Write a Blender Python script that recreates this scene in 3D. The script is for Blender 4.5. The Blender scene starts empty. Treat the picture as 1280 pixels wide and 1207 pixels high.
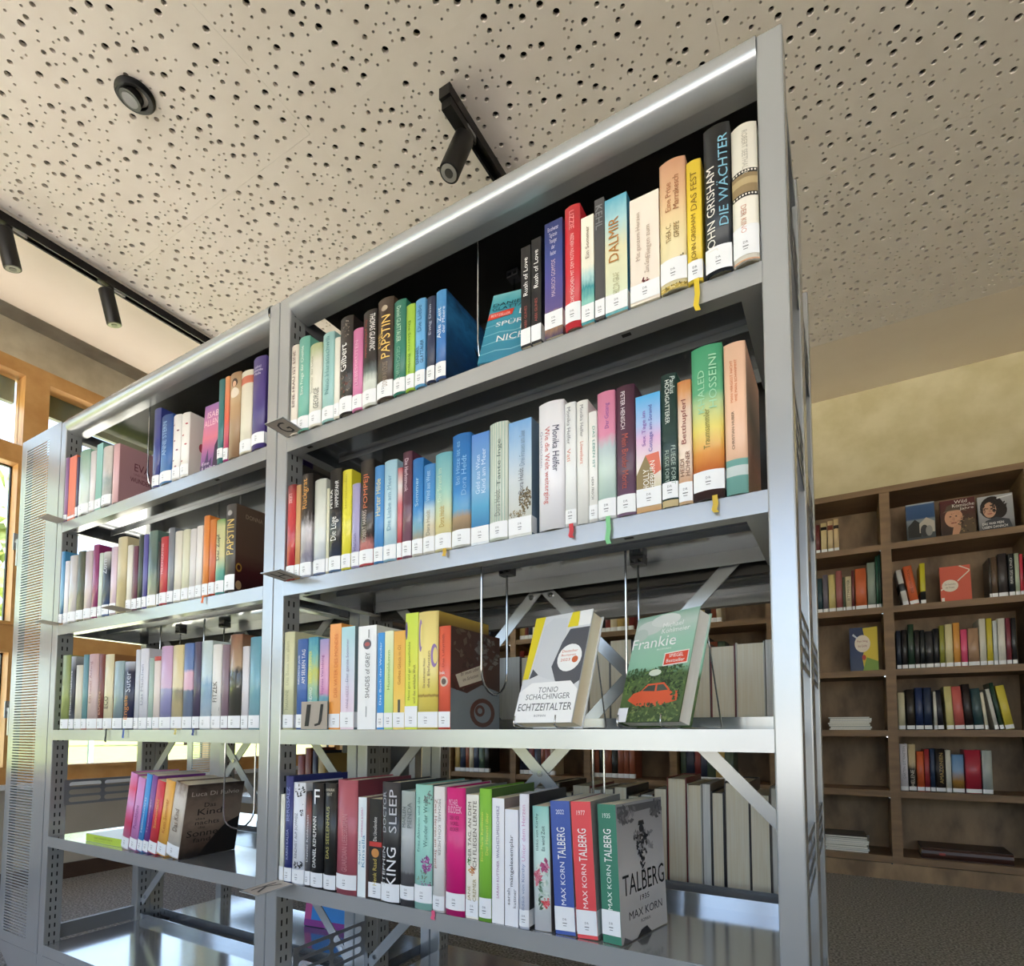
import bpy, bmesh, math, random
from mathutils import Vector, Matrix, geometry
R = math.radians
random.seed(7)
scene = bpy.context.scene
COL = scene.collection

# ------------------------------------------------------------------ camera
F, PCX, PCY = 725.09, 640.0, 869.78          # focal length and principal point, pixels of 1280x1207
YAW, PIT = R(-30.10), R(3.386)
CAM = Vector((1.0381, -0.8156, 0.7376))
FW = Vector((math.sin(YAW)*math.cos(PIT), math.cos(YAW)*math.cos(PIT), math.sin(PIT)))
RT = Vector((math.cos(YAW), -math.sin(YAW), 0))
UP = RT.cross(FW)
cd = bpy.data.cameras.new('camera')
cam = bpy.data.objects.new('camera', cd); COL.objects.link(cam)
cam.matrix_world = Matrix(((RT.x, UP.x, -FW.x, CAM.x), (RT.y, UP.y, -FW.y, CAM.y), (RT.z, UP.z, -FW.z, CAM.z), (0, 0, 0, 1)))
cd.sensor_fit = 'HORIZONTAL'; cd.sensor_width = 36.0
cd.lens = F/1280*36; cd.shift_y = (PCY-603.5)/1280; cd.clip_start = 0.02; cd.clip_end = 400
scene.camera = cam
scene.view_settings.view_transform = 'Standard'; scene.view_settings.look = 'None'
scene.view_settings.gamma = 1.0; scene.view_settings.use_curve_mapping = False
scene.view_settings.exposure = 1.22

# ------------------------------------------------------------------ sky, sun
w = bpy.data.worlds.new('sky'); scene.world = w; w.use_nodes = True
nt = w.node_tree; bg = nt.nodes['Background']
sky = nt.nodes.new('ShaderNodeTexSky'); sky.sky_type = 'NISHITA'; sky.sun_disc = False
sky.sun_elevation = R(48); sky.sun_rotation = R(60); sky.air_density = 1.0; sky.dust_density = 2.5; sky.ozone_density = 1.0
hs = nt.nodes.new('ShaderNodeHueSaturation'); hs.inputs['Saturation'].default_value = 0.8
nt.links.new(sky.outputs[0], hs.inputs['Color']); nt.links.new(hs.outputs[0], bg.inputs['Color'])
bg.inputs['Strength'].default_value = 0.38
sl = bpy.data.lights.new('sun', 'SUN'); sl.energy = 16.0; sl.angle = R(0.6); sl.color = (1.0, 0.96, 0.90)
sun = bpy.data.objects.new('sun', sl); COL.objects.link(sun)
sun.rotation_euler = Vector((-0.45, -0.55, -0.9)).to_track_quat('-Z', 'Y').to_euler()

def ray(px, py): return FW + RT*((px-PCX)/F) - UP*((py-PCY)/F)
def at(px, py, ax, v):
    d = ray(px, py); i = 'xyz'.index(ax); return CAM + d*((v-CAM[i])/d[i])

# ------------------------------------------------------------------ materials
MC = {}
def lin(h):
    h = h.lstrip('#'); c = [int(h[i:i+2], 16)/255 for i in (0, 2, 4)]
    return tuple((x/12.92 if x <= 0.04045 else ((x+0.055)/1.055)**2.4) for x in c) + (1.0,)
def newmat(name):
    m = bpy.data.materials.new(name); m.use_nodes = True
    return m, m.node_tree, m.node_tree.nodes['Principled BSDF']
def flat(hexc, rough=0.5, metal=0.0, coat=0.0, name=None):
    k = (hexc, rough, metal, coat)
    if k not in MC:
        m, t, b = newmat(name or 'paint_'+hexc)
        b.inputs['Base Color'].default_value = lin(hexc); b.inputs['Roughness'].default_value = rough
        b.inputs['Metallic'].default_value = metal; b.inputs['Coat Weight'].default_value = coat
        MC[k] = m
    return MC[k]
def ramp(stops, rough=0.4, noise=0.0, const=False, coat=0.0, axis=2):
    """printed cover: colour bands along the height of the part"""
    k = (tuple(stops), rough, noise, const, coat, axis)
    if k not in MC:
        m, t, b = newmat('printed_cover')
        tc = t.nodes.new('ShaderNodeTexCoord'); sx = t.nodes.new('ShaderNodeSeparateXYZ')
        t.links.new(tc.outputs['Generated'], sx.inputs[0]); src = sx.outputs[axis]
        if noise:
            n = t.nodes.new('ShaderNodeTexNoise'); n.inputs['Scale'].default_value = 5; n.inputs['Detail'].default_value = 5
            mp = t.nodes.new('ShaderNodeMapping'); mp.inputs['Scale'].default_value = (1, 1, 2)
            t.links.new(tc.outputs['Generated'], mp.inputs[0]); t.links.new(mp.outputs[0], n.inputs['Vector'])
            ma = t.nodes.new('ShaderNodeMath'); ma.operation = 'MULTIPLY_ADD'; ma.inputs[1].default_value = noise; ma.inputs[2].default_value = -noise*0.5
            t.links.new(n.outputs['Fac'], ma.inputs[0])
            ad = t.nodes.new('ShaderNodeMath'); ad.operation = 'ADD'
            t.links.new(src, ad.inputs[0]); t.links.new(ma.outputs[0], ad.inputs[1]); src = ad.outputs[0]
        r = t.nodes.new('ShaderNodeValToRGB'); e = r.color_ramp.elements
        if const: r.color_ramp.interpolation = 'CONSTANT'
        e[0].position, e[0].color = stops[0][0], lin(stops[0][1])
        e[1].position, e[1].color = stops[-1][0], lin(stops[-1][1])
        for p, c in stops[1:-1]:
            x = e.new(p); x.color = lin(c)
        t.links.new(src, r.inputs[0]); t.links.new(r.outputs[0], b.inputs['Base Color'])
        b.inputs['Roughness'].default_value = rough; b.inputs['Coat Weight'].default_value = coat
        MC[k] = m
    return MC[k]
def noisy(name, c0, c1, scale, rough=0.6, detail=4, bump=0.0, stretch=(1, 1, 1), metal=0.0, bscale=None, lo=0.35, hi=0.65):
    m, t, b = newmat(name)
    tc = t.nodes.new('ShaderNodeTexCoord'); mp = t.nodes.new('ShaderNodeMapping'); mp.inputs['Scale'].default_value = stretch
    n = t.nodes.new('ShaderNodeTexNoise'); n.inputs['Scale'].default_value = scale; n.inputs['Detail'].default_value = detail
    t.links.new(tc.outputs['Object'], mp.inputs[0]); t.links.new(mp.outputs[0], n.inputs['Vector'])
    r = t.nodes.new('ShaderNodeValToRGB'); e = r.color_ramp.elements
    e[0].position, e[0].color, e[1].position, e[1].color = lo, lin(c0), hi, lin(c1)
    t.links.new(n.outputs['Fac'], r.inputs[0]); t.links.new(r.outputs[0], b.inputs['Base Color'])
    b.inputs['Roughness'].default_value = rough; b.inputs['Metallic'].default_value = metal
    if bump:
        bp = t.nodes.new('ShaderNodeBump'); bp.inputs['Strength'].default_value = bump; bp.inputs['Distance'].default_value = 0.004
        if bscale:
            n2 = t.nodes.new('ShaderNodeTexNoise'); n2.inputs['Scale'].default_value = bscale; n2.inputs['Detail'].default_value = 3
            t.links.new(tc.outputs['Object'], n2.inputs['Vector']); t.links.new(n2.outputs['Fac'], bp.inputs['Height'])
        else: t.links.new(n.outputs['Fac'], bp.inputs['Height'])
        t.links.new(bp.outputs[0], b.inputs['Normal'])
    return m
M = {}
M['steel'] = noisy('silver_lacquered_steel', '#b0b3b6', '#b7babd', 3, rough=0.24, metal=0.5)
M['shelfsteel'] = noisy('smooth_silver_shelf_steel', '#b9bdc1', '#c0c4c8', 3, rough=0.13, metal=0.75)
M['darksteel'] = flat('#84878c', 0.4, 0.4)
M['slot'] = flat('#08080a', 0.9)
M['chrome'] = flat('#c9ccd0', 0.16, 1.0)
M['blackmetal'] = flat('#0c0b0c', 0.42, 0.1)
M['lens'] = flat('#8f9090', 0.2, 0.4)
M['pages'] = noisy('paper_edges', '#efe1c2', '#f6ecd4', 60, rough=0.8, stretch=(6, 1, 0.15))
M['pagesw'] = noisy('white_paper_edges', '#dcdad2', '#eceae2', 60, rough=0.8, stretch=(6, 1, 0.15))
M['white'] = flat('#eceef2', 0.35)
M['ink'] = flat('#2b2b30', 0.6)
M['plaster'] = noisy('beige_ceiling_board', '#e3d9cf', '#e8dfd6', 9, rough=0.85)
M['smooth'] = noisy('cream_smooth_ceiling', '#e8dac9', '#ecdfcf', 4, rough=0.8)
M['concrete'] = noisy('fair_faced_concrete', '#8f887b', '#a59e8f', 7, rough=0.85, bump=0.2, detail=8)
M['concretel'] = noisy('pale_concrete_plaster', '#b9ab90', '#cfc3a8', 9, rough=0.85, bump=0.2, detail=8)
M['wallplaster'] = noisy('brushed_ochre_plaster', '#bfb38e', '#cfc4a3', 7, rough=0.9, bump=0.8, detail=12, bscale=11)
M['felt'] = flat('#3d362f', 1.0)
M['carpet'] = noisy('speckled_grey_carpet', '#545250', '#a09d99', 130, rough=0.95, detail=3, bump=0.6, lo=0.38, hi=0.66)
M['wallgrey'] = noisy('grey_beige_wall_paint', '#b0a798', '#b8afa0', 5, rough=0.85)
M['skirt'] = noisy('dark_brown_skirting', '#3f2f25', '#4a382c', 12, rough=0.6)
M['oakwin'] = noisy('golden_larch_window_wood', '#c08d50', '#cf9f62', 4, rough=0.45, stretch=(14, 3, 3), detail=5)
M['oak'] = noisy('brown_oak_board', '#745b41', '#876b4c', 5, rough=0.55, stretch=(1, 3, 6), detail=6, bump=0.05)
M['oakback'] = noisy('smoked_oak_back_board', '#6f5942', '#9d8262', 4.5, rough=0.6, stretch=(2.2, 1, 1), detail=8)
M['glassm'] = None
gm, gt, gb = newmat('window_glass'); gb.inputs['Transmission Weight'].default_value = 1.0; gb.inputs['Roughness'].default_value = 0.0; gb.inputs['IOR'].default_value = 1.0
gb.inputs['Base Color'].default_value = (0.97, 1.0, 0.98, 1); gb.inputs['Specular IOR Level'].default_value = 0.3; M['glassm'] = gm
M['acrylic'], _, ab = newmat('clear_acrylic'); ab.inputs['Transmission Weight'].default_value = 0.9; ab.inputs['Roughness'].default_value = 0.05; ab.inputs['IOR'].default_value = 1.3
M['grass'] = noisy('sunlit_lawn', '#6b752e', '#7a8238', 3, rough=0.9, detail=8)
M['leaf'] = noisy('tree_leaves', '#7c8a50', '#a8b27c', 9, rough=0.7)
M['bark'] = flat('#4b3a2c', 0.9)

# ------------------------------------------------------------------ mesh helpers
class MB:
    def __init__(s): s.v, s.f, s.m = [], [], []
    def quad(s, a, b, c, d, mi=0):
        n = len(s.v); s.v += [tuple(a), tuple(b), tuple(c), tuple(d)]; s.f.append((n, n+1, n+2, n+3)); s.m.append(mi); return s
    def poly(s, pts, mi=0):
        n = len(s.v); s.v += [tuple(p) for p in pts]; s.f.append(tuple(range(n, n+len(pts)))); s.m.append(mi); return s
    def box(s, x0, x1, y0, y1, z0, z1, mi=0, mx=None):
        n = len(s.v)
        vs = [(x, y, z) for z in (z0, z1) for y in (y0, y1) for x in (x0, x1)]
        if mx: vs = [tuple(mx @ Vector(p)) for p in vs]
        s.v += vs
        for f in ((0, 2, 3, 1), (4, 5, 7, 6), (0, 1, 5, 4), (2, 6, 7, 3), (0, 4, 6, 2), (1, 3, 7, 5)):
            s.f.append(tuple(n+i for i in f)); s.m.append(mi)
        return s
    def prism(s, prof, x0, x1, mi=0):
        """closed (y,z) profile swept along x"""
        n = len(s.v); k = len(prof)
        s.v += [(x0, y, z) for y, z in prof] + [(x1, y, z) for y, z in prof]
        for i in range(k): s.f.append((n+i, n+(i+1) % k, n+k+(i+1) % k, n+k+i)); s.m.append(mi)
        s.f.append(tuple(n+i for i in reversed(range(k)))); s.m.append(mi)
        s.f.append(tuple(n+k+i for i in range(k))); s.m.append(mi)
        return s
    def tube(s, pts, r, n=8, mi=0, caps=True):
        P = [Vector(p) for p in pts]; base = len(s.v); prev = None
        rs = r if isinstance(r, (list, tuple)) else [r]*len(P)
        for i, p in enumerate(P):
            t = (P[min(i+1, len(P)-1)]-P[max(i-1, 0)]).normalized()
            if prev is None:
                a = Vector((0, 0, 1)) if abs(t.z) < 0.9 else Vector((1, 0, 0)); u = t.cross(a).normalized()
            else: u = (prev - t*prev.dot(t)).normalized()
            prev = u; v = t.cross(u)
            for j in range(n):
                a = 2*math.pi*j/n; s.v.append(tuple(p + (u*math.cos(a)+v*math.sin(a))*rs[i]))
        for i in range(len(P)-1):
            for j in range(n):
                a, b = base+i*n+j, base+i*n+(j+1) % n
                s.f.append((a, b, b+n, a+n)); s.m.append(mi)
        if caps:
            s.f.append(tuple(base+j for j in reversed(range(n)))); s.m.append(mi)
            e = base+(len(P)-1)*n; s.f.append(tuple(e+j for j in range(n))); s.m.append(mi)
        return s
    def mesh(s, name, mats, smooth=False):
        me = bpy.data.meshes.new(name); me.from_pydata(s.v, [], s.f)
        for m in (mats if isinstance(mats, (list, tuple)) else [mats]): me.materials.append(m)
        if any(s.m): me.polygons.foreach_set('material_index', s.m)
        if smooth: me.polygons.foreach_set('use_smooth', [True]*len(me.polygons))
        me.update(); return me
    def build(s, name, mats, parent=None, smooth=False):
        return link(name, s.mesh(name, mats, smooth), parent)
def link(name, me, parent=None, loc=None, rot=None):
    o = bpy.data.objects.new(name, me); COL.objects.link(o)
    if parent: o.parent = parent
    if loc: o.location = loc
    if rot: o.rotation_euler = rot
    return o
def tag(o, label, cat, group=None):
    o['label'] = label; o['category'] = cat
    if group: o['group'] = group
    return o
def thing(name, label, cat, loc=(0, 0, 0), rot=(0, 0, 0), group=None):
    o = link(name, None, None, loc, rot); o.empty_display_size = 0.02
    return tag(o, label, cat, group)
def structure(o): o['kind'] = 'structure'; return o
def smooth_by_angle(o, a=40):
    me = o.data; bm = bmesh.new(); bm.from_mesh(me); ang = R(a)
    for f in bm.faces: f.smooth = True
    for e in bm.edges:
        e.smooth = not (len(e.link_faces) == 2 and e.calc_face_angle(0) > ang)
    bm.to_mesh(me); bm.free(); return o
ORD = ['first', 'second', 'third', 'fourth', 'fifth', 'sixth', 'seventh', 'eighth', 'ninth', 'tenth', 'eleventh', 'twelfth', 'thirteenth', 'fourteenth',
       'fifteenth', 'sixteenth', 'seventeenth', 'eighteenth', 'nineteenth', 'twentieth'] + ['twenty-'+x for x in ('first', 'second', 'third', 'fourth', 'fifth', 'sixth', 'seventh', 'eighth', 'ninth')] + ['thirtieth'] + ['thirty-'+x for x in ('first', 'second', 'third', 'fourth', 'fifth', 'sixth')]

# text: all strings become font curves first and are turned into meshes in one pass at the end
TEXTS = []
def text(parent, s, fit, hexc, name='title'):
    """fit(list of (x,y) in 0..1) -> list of local 3D points"""
    TEXTS.append((parent, s, fit, hexc, name))
def flush_texts():
    objs = []
    for parent, s, fit, hexc, name in TEXTS:
        c = bpy.data.curves.new('txt', 'FONT'); c.body = s; c.resolution_u = 2; c.align_x = 'CENTER'
        o = bpy.data.objects.new('txt', c); COL.objects.link(o); objs.append((o, c))
    dg = bpy.context.evaluated_depsgraph_get(); dg.update()
    for (o, c), (parent, s, fit, hexc, name) in zip(objs, TEXTS):
        me = bpy.data.meshes.new_from_object(o.evaluated_get(dg))
        if name == 'title' and fit.__name__ == 'fit' and len(me.vertices):
            bm = bmesh.new(); bm.from_mesh(me); yy = [v.co.y for v in bm.verts]; a, b_ = min(yy), max(yy)
            for q in range(1, 6):
                bmesh.ops.bisect_plane(bm, geom=bm.verts[:]+bm.edges[:]+bm.faces[:], plane_co=(0, a+(b_-a)*q/6, 0), plane_no=(0, 1, 0))
            bm.to_mesh(me); bm.free()
        if len(me.vertices):
            xs = [v.co.x for v in me.vertices]; ys = [v.co.y for v in me.vertices]
            x0, x1, y0, y1 = min(xs), max(xs), min(ys), max(ys)
            pts = fit([((x-x0)/max(x1-x0, 1e-6), (y-y0)/max(y1-y0, 1e-6)) for x, y in zip(xs, ys)])
            for v, p in zip(me.vertices, pts): v.co = p
            me.materials.clear(); me.materials.append(flat(hexc, 0.55)); me.name = name
            link(name, me, parent)
        bpy.data.objects.remove(o); bpy.data.curves.remove(c)

# ================================================================== THE ROOM
CEIL = 2.671; WX = -2.38; BY = 2.96; RY = -3.3; RX = 4.6
def sbox(name, mat, *b):
    return structure(MB().box(*b).build(name, mat))
sbox('floor', M['carpet'], WX-0.3, RX+0.2, RY-0.2, BY+0.2, -0.12, 0.0)
sbox('wall_back', M['wallplaster'], WX-0.3, RX+0.2, BY, BY+0.2, 0.0, 3.1)
sbox('wall_right', M['wallplaster'], RX, RX+0.2, RY, BY, 0.0, 3.1)
# ceiling: perforated boards, smooth margins, felt behind the holes
ceil = structure(link('ceiling', MB().box(WX-0.3, RX+0.2, RY-0.2, BY+0.2, CEIL+0.06, CEIL+0.3).mesh('ceiling', M['felt'])))
def perforated(wd, hg, seed):
    rnd = random.Random(seed); holes = []; cell = {}
    for r, dens, gap in ((0.0100, 125, 0.026), (0.0075, 165, 0.014), (0.0041, 450, 0.0085)):
        target = int(dens*wd*hg); got = 0
        for _ in range(target*40):
            if got >= target: break
            x = rnd.uniform(r+0.003, wd-r-0.003); y = rnd.uniform(r+0.003, hg-r-0.003)
            ci, cj = int(x/0.05), int(y/0.05); ok = True
            for i in (-1, 0, 1):
                for j in (-1, 0, 1):
                    for (a, b, q) in cell.get((ci+i, cj+j), ()):
                        if (a-x)**2+(b-y)**2 < (q+r+(gap if q <= r+1e-6 else 0.010))**2: ok = False; break
                    if not ok: break
                if not ok: break
            if ok: holes.append((x, y, r)); cell.setdefault((ci, cj), []).append((x, y, r)); got += 1
    vs = [Vector(p) for p in ((0, 0), (wd, 0), (wd, hg), (0, hg))]; own = [-1]*4; es = [(0, 1), (1, 2), (2, 3), (3, 0)]; loops = []
    for k, (x, y, r) in enumerate(holes):
        n = 8 if r < 0.005 else (12 if r < 0.009 else 14); b = len(vs)
        vs += [Vector((x+r*math.cos(2*math.pi*i/n), y+r*math.sin(2*math.pi*i/n))) for i in range(n)]; own += [k]*n
        es += [(b+i, b+(i+1) % n) for i in range(n)]; loops.append((b, n))
    ov, oe, of, ovo, _, _ = geometry.delaunay_2d_cdt(vs, es, [], 0, 1e-7)
    ow = [own[o[0]] if o else -2 for o in ovo]
    mb = MB(); mb.v = [(p.x, p.y, 0.0) for p in ov]
    for f in of:
        h = {ow[i] for i in f}
        if len(h) == 1 and -1 not in h and -2 not in h: continue
        mb.f.append(tuple(reversed(f))); mb.m.append(0)
    for b, n in loops:
        q = len(mb.v)
        mb.v += [(vs[b+i].x, vs[b+i].y, 0.0) for i in range(n)] + [(vs[b+i].x, vs[b+i].y, 0.0125) for i in range(n)]
        for i in range(n): mb.f.append((q+i, q+(i+1) % n, q+n+(i+1) % n, q+n+i)); mb.m.append(0)
    for a, b in ((0, 1), (1, 2), (2, 3), (3, 0)):
        A, B = vs[a], vs[b]; mb.quad((A.x, A.y, 0), (A.x, A.y, 0.0125), (B.x, B.y, 0.0125), (B.x, B.y, 0))
    return mb.mesh('ceiling_panel', M['plaster'])
PW, PH = 1.2, 1.0
pm = [perforated(PW-0.0004, PH-0.0004, s) for s in (3, 11)]
k = 0
for i in range(4):
    for j in range(6):
        y1 = 2.39 - j*PH; x0 = -1.62+i*PW
        me = pm[(i+j) % 2]
        if (i*5+j*3) % 4 < 2: o = link('ceiling_panel', me, ceil, (x0, y1-PH, CEIL))
        else: o = link('ceiling_panel', me, ceil, (x0+PW, y1, CEIL), (0, 0, math.pi))
for b in ((-2.2, RX, 2.392, BY, CEIL, CEIL+0.06), (-2.2, -1.622, RY, 2.392, CEIL, CEIL+0.06), (3.182, RX, RY, 2.392, CEIL, CEIL+0.06)):
    MB().box(*b).build('smooth_border', M['smooth'], ceil)
MB().box(WX, -2.2, RY, BY, CEIL+0.035, CEIL+0.07).build('concrete_strip', M['concrete'], ceil)

# window wall at the left: parapet, concrete header, larch frames, glass
sbox('wall_left', M['wallgrey'], WX-0.25, WX, RY, BY, 0.0, 0.47)
sbox('trim_1', M['concretel'], WX-0.25, WX, RY, BY, 2.53, 3.0)
sbox('baseboard_left', M['skirt'], WX, WX+0.015, RY, BY, 0.0, 0.075)
sbox('trim_2', M['white'], WX-0.03, WX+0.05, RY, BY, 0.462, 0.485)
ywin = [-2.62, -1.61, -0.60, 0.408, 1.41, 2.42]
sbox('wall_left_2', M['wallplaster'], WX-0.25, WX, 2.46, BY, 0.47, 2.53)
sbox('wall_left_3', M['wallplaster'], WX-0.25, WX, RY, -2.68, 0.47, 2.53)
n = 0
for a, b in zip(ywin[:-1], ywin[1:]):
    n += 1
    y0, y1 = a, b
    wf = MB(); wx = WX-0.10
    wf.box(wx, WX, y0, y0+0.05, 0.485, 2.53); wf.box(wx, WX, y1-0.05, y1, 0.485, 2.53)
    wf.box(wx, WX, y0+0.05, y1-0.05, 2.465, 2.53); wf.box(wx, WX, y0+0.05, y1-0.05, 0.485, 0.55)
    wf.box(wx, WX, y0+0.05, y1-0.05, 2.03, 2.11); wf.box(wx, WX, y0+0.05, y1-0.05, 1.12, 1.235)
    win = structure(wf.build('window_%d' % n, M['oakwin']))
    for z0, z1 in ((0.55, 1.12), (1.235, 2.03)):
        s = MB(); q = 0.016
        s.box(wx+0.02, WX+0.012, y0+0.05, y0+0.05+q, z0, z1); s.box(wx+0.02, WX+0.012, y1-0.05-q, y1-0.05, z0, z1)
        s.box(wx+0.02, WX+0.012, y0+0.05+q, y1-0.05-q, z0, z0+q); s.box(wx+0.02, WX+0.012, y0+0.05+q, y1-0.05-q, z1-q, z1)
        sa = s.build('sash', M['oakwin'], win)
        g = MB().box(wx+0.035, wx+0.041, y0+0.05+q, y1-0.05-q, z0+q, z1-q).build('pane', M['glassm'], sa)
        sp = MB()
        for yy in (y0+0.05+q, y1-0.05-q-0.006): sp.box(wx+0.03, wx+0.046, yy, yy+0.006, z0+q, z1-q)
        sp.box(wx+0.03, wx+0.046, y0+0.05+q, y1-0.05-q, z1-q-0.006, z1-q); sp.build('seal', M['blackmetal'], sa)
        h = MB().box(WX+0.012, WX+0.02, y1-0.05-q*0.5-0.014, y1-0.05-q*0.5+0.014, (z0+z1)/2-0.04, (z0+z1)/2+0.04)
        h.box(WX+0.02, WX+0.05, y1-0.05-q*0.5-0.008, y1-0.05-q*0.5+0.008, (z0+z1)/2-0.008, (z0+z1)/2+0.008)
        h.box(WX+0.038, WX+0.05, y1-0.05-q*0.5-0.009, y1-0.05-q*0.5+0.009, (z0+z1)/2-0.12, (z0+z1)/2+0.008)
        h.build('window_handle', M['steel'], sa)
    MB().box(wx+0.035, wx+0.041, y0+0.05, y1-0.05, 2.11, 2.465).build('pane', M['glassm'], win)
    MB().box(wx-0.05, wx-0.02, y0+0.05, y1-0.05, 2.36, 2.50).build('blind_strip', flat('#7f8676', 0.7), win)
# rear wall behind the camera: a glazed front with posts
sbox('wall_front', M['wallgrey'], WX-0.25, RX, RY-0.2, RY, 0.0, 0.40)
sbox('trim_3', M['concretel'], WX-0.25, RX, RY-0.2, RY, 2.30, 3.0)
for k, x in enumerate((-2.35, -1.0, 0.4, 1.8, 3.2, 4.5)):
    sbox('trim_%d' % (4+k), M['oakwin'], x, x+0.09, RY-0.12, RY, 0.40, 2.30)
# light portals mark the two glazed sides for the renderer; they give off nothing themselves
for nm, loc, rot, sx, sy in (('portal_side', (WX-0.2, -0.1, 1.5), (0, R(-90), 0), 2.1, 5.2), ('portal_front', (1.1, RY-0.22, 1.35), (R(90), 0, 0), 7.0, 2.0)):
    L = bpy.data.lights.new(nm, 'AREA'); L.shape = 'RECTANGLE'; L.size = sx; L.size_y = sy; L.cycles.is_portal = True
    lo = bpy.data.objects.new(nm, L); COL.objects.link(lo); lo.location = loc; lo.rotation_euler = rot

# outside: lawn, trees, fence posts
g = MB().box(-90, WX-0.25, -60, 60, -0.35, -0.15).build('lawn', M['grass']); tag(g, 'sunlit yellow-green lawn outside the window wall', 'lawn'); g['kind'] = 'structure'
g3 = MB().box(-6.8, WX-0.25, -60, 60, -0.16, -0.10).build('bounce_strip', noisy('pale_bounce_ground', '#c6bfb2', '#d2ccc0', 4, rough=0.9)); g3['kind'] = 'structure'  # unseen pale ground strip, added to bounce sunlight up onto the ceiling
g2 = MB().box(WX-0.25, 60, -60, RY-0.2, -0.35, -0.15).build('forecourt_ground', flat('#c9c4ba', 0.9)); g2['kind'] = 'structure'
def leafball(seed, rx, rz, nl=700):
    rnd = random.Random(seed); mb = MB()
    for _ in range(nl):
        u = rnd.uniform(-1, 1); a = rnd.uniform(0, 2*math.pi); q = math.sqrt(1-u*u); rr = rnd.uniform(0.6, 1.0)
        p = Vector((q*math.cos(a)*rx*rr, q*math.sin(a)*rx*rr, u*rz*rr))
        d1 = Vector((rnd.uniform(-1, 1), rnd.uniform(-1, 1), rnd.uniform(-1, 1))).normalized()*0.34
        d2 = d1.cross(Vector((rnd.uniform(-1, 1), rnd.uniform(-1, 1), rnd.uniform(-1, 1)))).normalized()*0.2
        mb.quad(p-d1, p+d2, p+d1, p-d2)
    return mb.mesh('foliage', M['leaf'])
lb = [leafball(1, 2.4, 3.0), leafball(2, 2.0, 2.6)]
trees = [(-13, 1.7, 0, 'tallest'), (-33, 13, 1, 'slim'), (-13, -5.0, 1, 'nearest'), (-34, 20, 0, 'broad'), (-36, 29, 1, 'distant'), (-32, 6.0, 1, 'low')]
for k, (x, y, q, wd) in enumerate(trees):
    t = thing('leafy_tree', '%s leafy green tree standing on the lawn outside the windows' % wd, 'tree', (x, y, -0.15), (0, 0, k*1.1))
    link('foliage', lb[q], t, (0, 0, 4.2)); MB().tube([(0, 0, 0), (0.05, 0, 1.6), (0, 0.05, 4.0)], [0.18, 0.14, 0.06]).build('trunk', M['bark'], t)
for k in range(5):
    y = -1.0+k*1.55
    f = MB().box(-9.03, -8.97, y-0.03, y+0.03, -0.15, 1.1).build('fence_post', flat('#8d9aa0', 0.5))
    tag(f, 'grey metal fence post on the lawn outside the windows', 'post', 'fence posts on the lawn')

# ================================================================== CEILING FITTINGS
def track(name, x, y0, y1, label):
    t = thing(name, label, 'light track', (x, y0, CEIL))
    mb = MB(); L = y1-y0; w2 = 0.019
    mb.box(-w2, -0.011, 0, L, -0.034, 0); mb.box(0.011, w2, 0, L, -0.034, 0); mb.box(-0.011, 0.011, 0, L, -0.012, 0)
    mb.build('rail', M['blackmetal'], t)
    MB().box(-0.02, 0.02, -0.012, 0.0, -0.035, 0).build('end_cap', M['blackmetal'], t)
    return t
track('lighting_track', -1.655, RY+0.1, 2.3, 'long black lighting track along the smooth ceiling strip by the windows')
track('lighting_track', 0.045, 0.505, 2.3, 'black lighting track ending in the perforated ceiling above the near shelving')
def spot(x, y, aim, label, side=0.0, big=1.0, box=True):
    t = thing('track_spotlight', label, 'spotlight', (x, y, CEIL-0.034))
    if box: MB().box(-0.017, 0.017, -0.075*big, 0.05*big, -0.028, -0.0005).build('adapter', M['blackmetal'], t)
    else: MB().box(-0.010, 0.010, -0.05, 0.05, 0.001, 0.018).build('adapter', M['blackmetal'], t)
    MB().box(0.0175, 0.0195, 0.005, 0.05, -0.016, -0.004).build('lever', M['lens'], t)
    z0 = -0.028 if box else 0.0
    MB().tube([(0, 0, z0), (0, 0, z0-0.032)], [0.013, 0.009], 12).build('pivot', M['blackmetal'], t)
    d = Vector(aim).normalized(); c = Vector((0, side, z0-0.040)); r = 0.0285*big; L = 0.140*big
    a = c - d*0.022; b = a + d*L
    o = MB().tube([a, a+d*0.003, b-d*0.002, b], [r*0.9, r, r, r*0.97], 28).build('lamp_body', M['blackmetal'], t); smooth_by_angle(o)
    MB().tube([b, b+d*0.0015], r*0.80, 24).build('lens', flat('#9a9894', 0.25, 0.3), o)
    MB().tube([b+d*0.0015, b+d*0.0030], r*0.42, 16).build('reflector_core', flat('#3a3836', 0.3), o)
spot(-1.655, 0.035, (0.03, 0.25, -1), 'black cylinder spotlight on window-side track, nearer to the slotted end panel', side=-0.012, box=False)
spot(-1.655, 0.385, (0.03, 0.27, -1), 'black cylinder spotlight on window-side track, farther along from the round downlight', side=-0.012, box=False)
spot(0.045, 0.585, (-0.14, -0.32, -0.95), 'black cylinder spotlight tilted down on the track above the shelving', big=1.1)
t = thing('round_downlight', 'round black recessed downlight alone in the perforated ceiling', 'downlight', (-0.787, 0.042, CEIL))
mb = MB(); prof = [(0.054, 0.0), (0.054, -0.006), (0.047, -0.012), (0.036, -0.012), (0.034, -0.004)]
n = 36
for i, (r, z) in enumerate(prof):
    mb.v += [(r*math.cos(2*math.pi*j/n), r*math.sin(2*math.pi*j/n), z) for j in range(n)]
for i in range(len(prof)-1):
    for j in range(n): mb.f.append((i*n+j, i*n+(j+1) % n, (i+1)*n+(j+1) % n, (i+1)*n+j)); mb.m.append(0)
smooth_by_angle(mb.build('trim_ring', M['blackmetal'], t))
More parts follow.
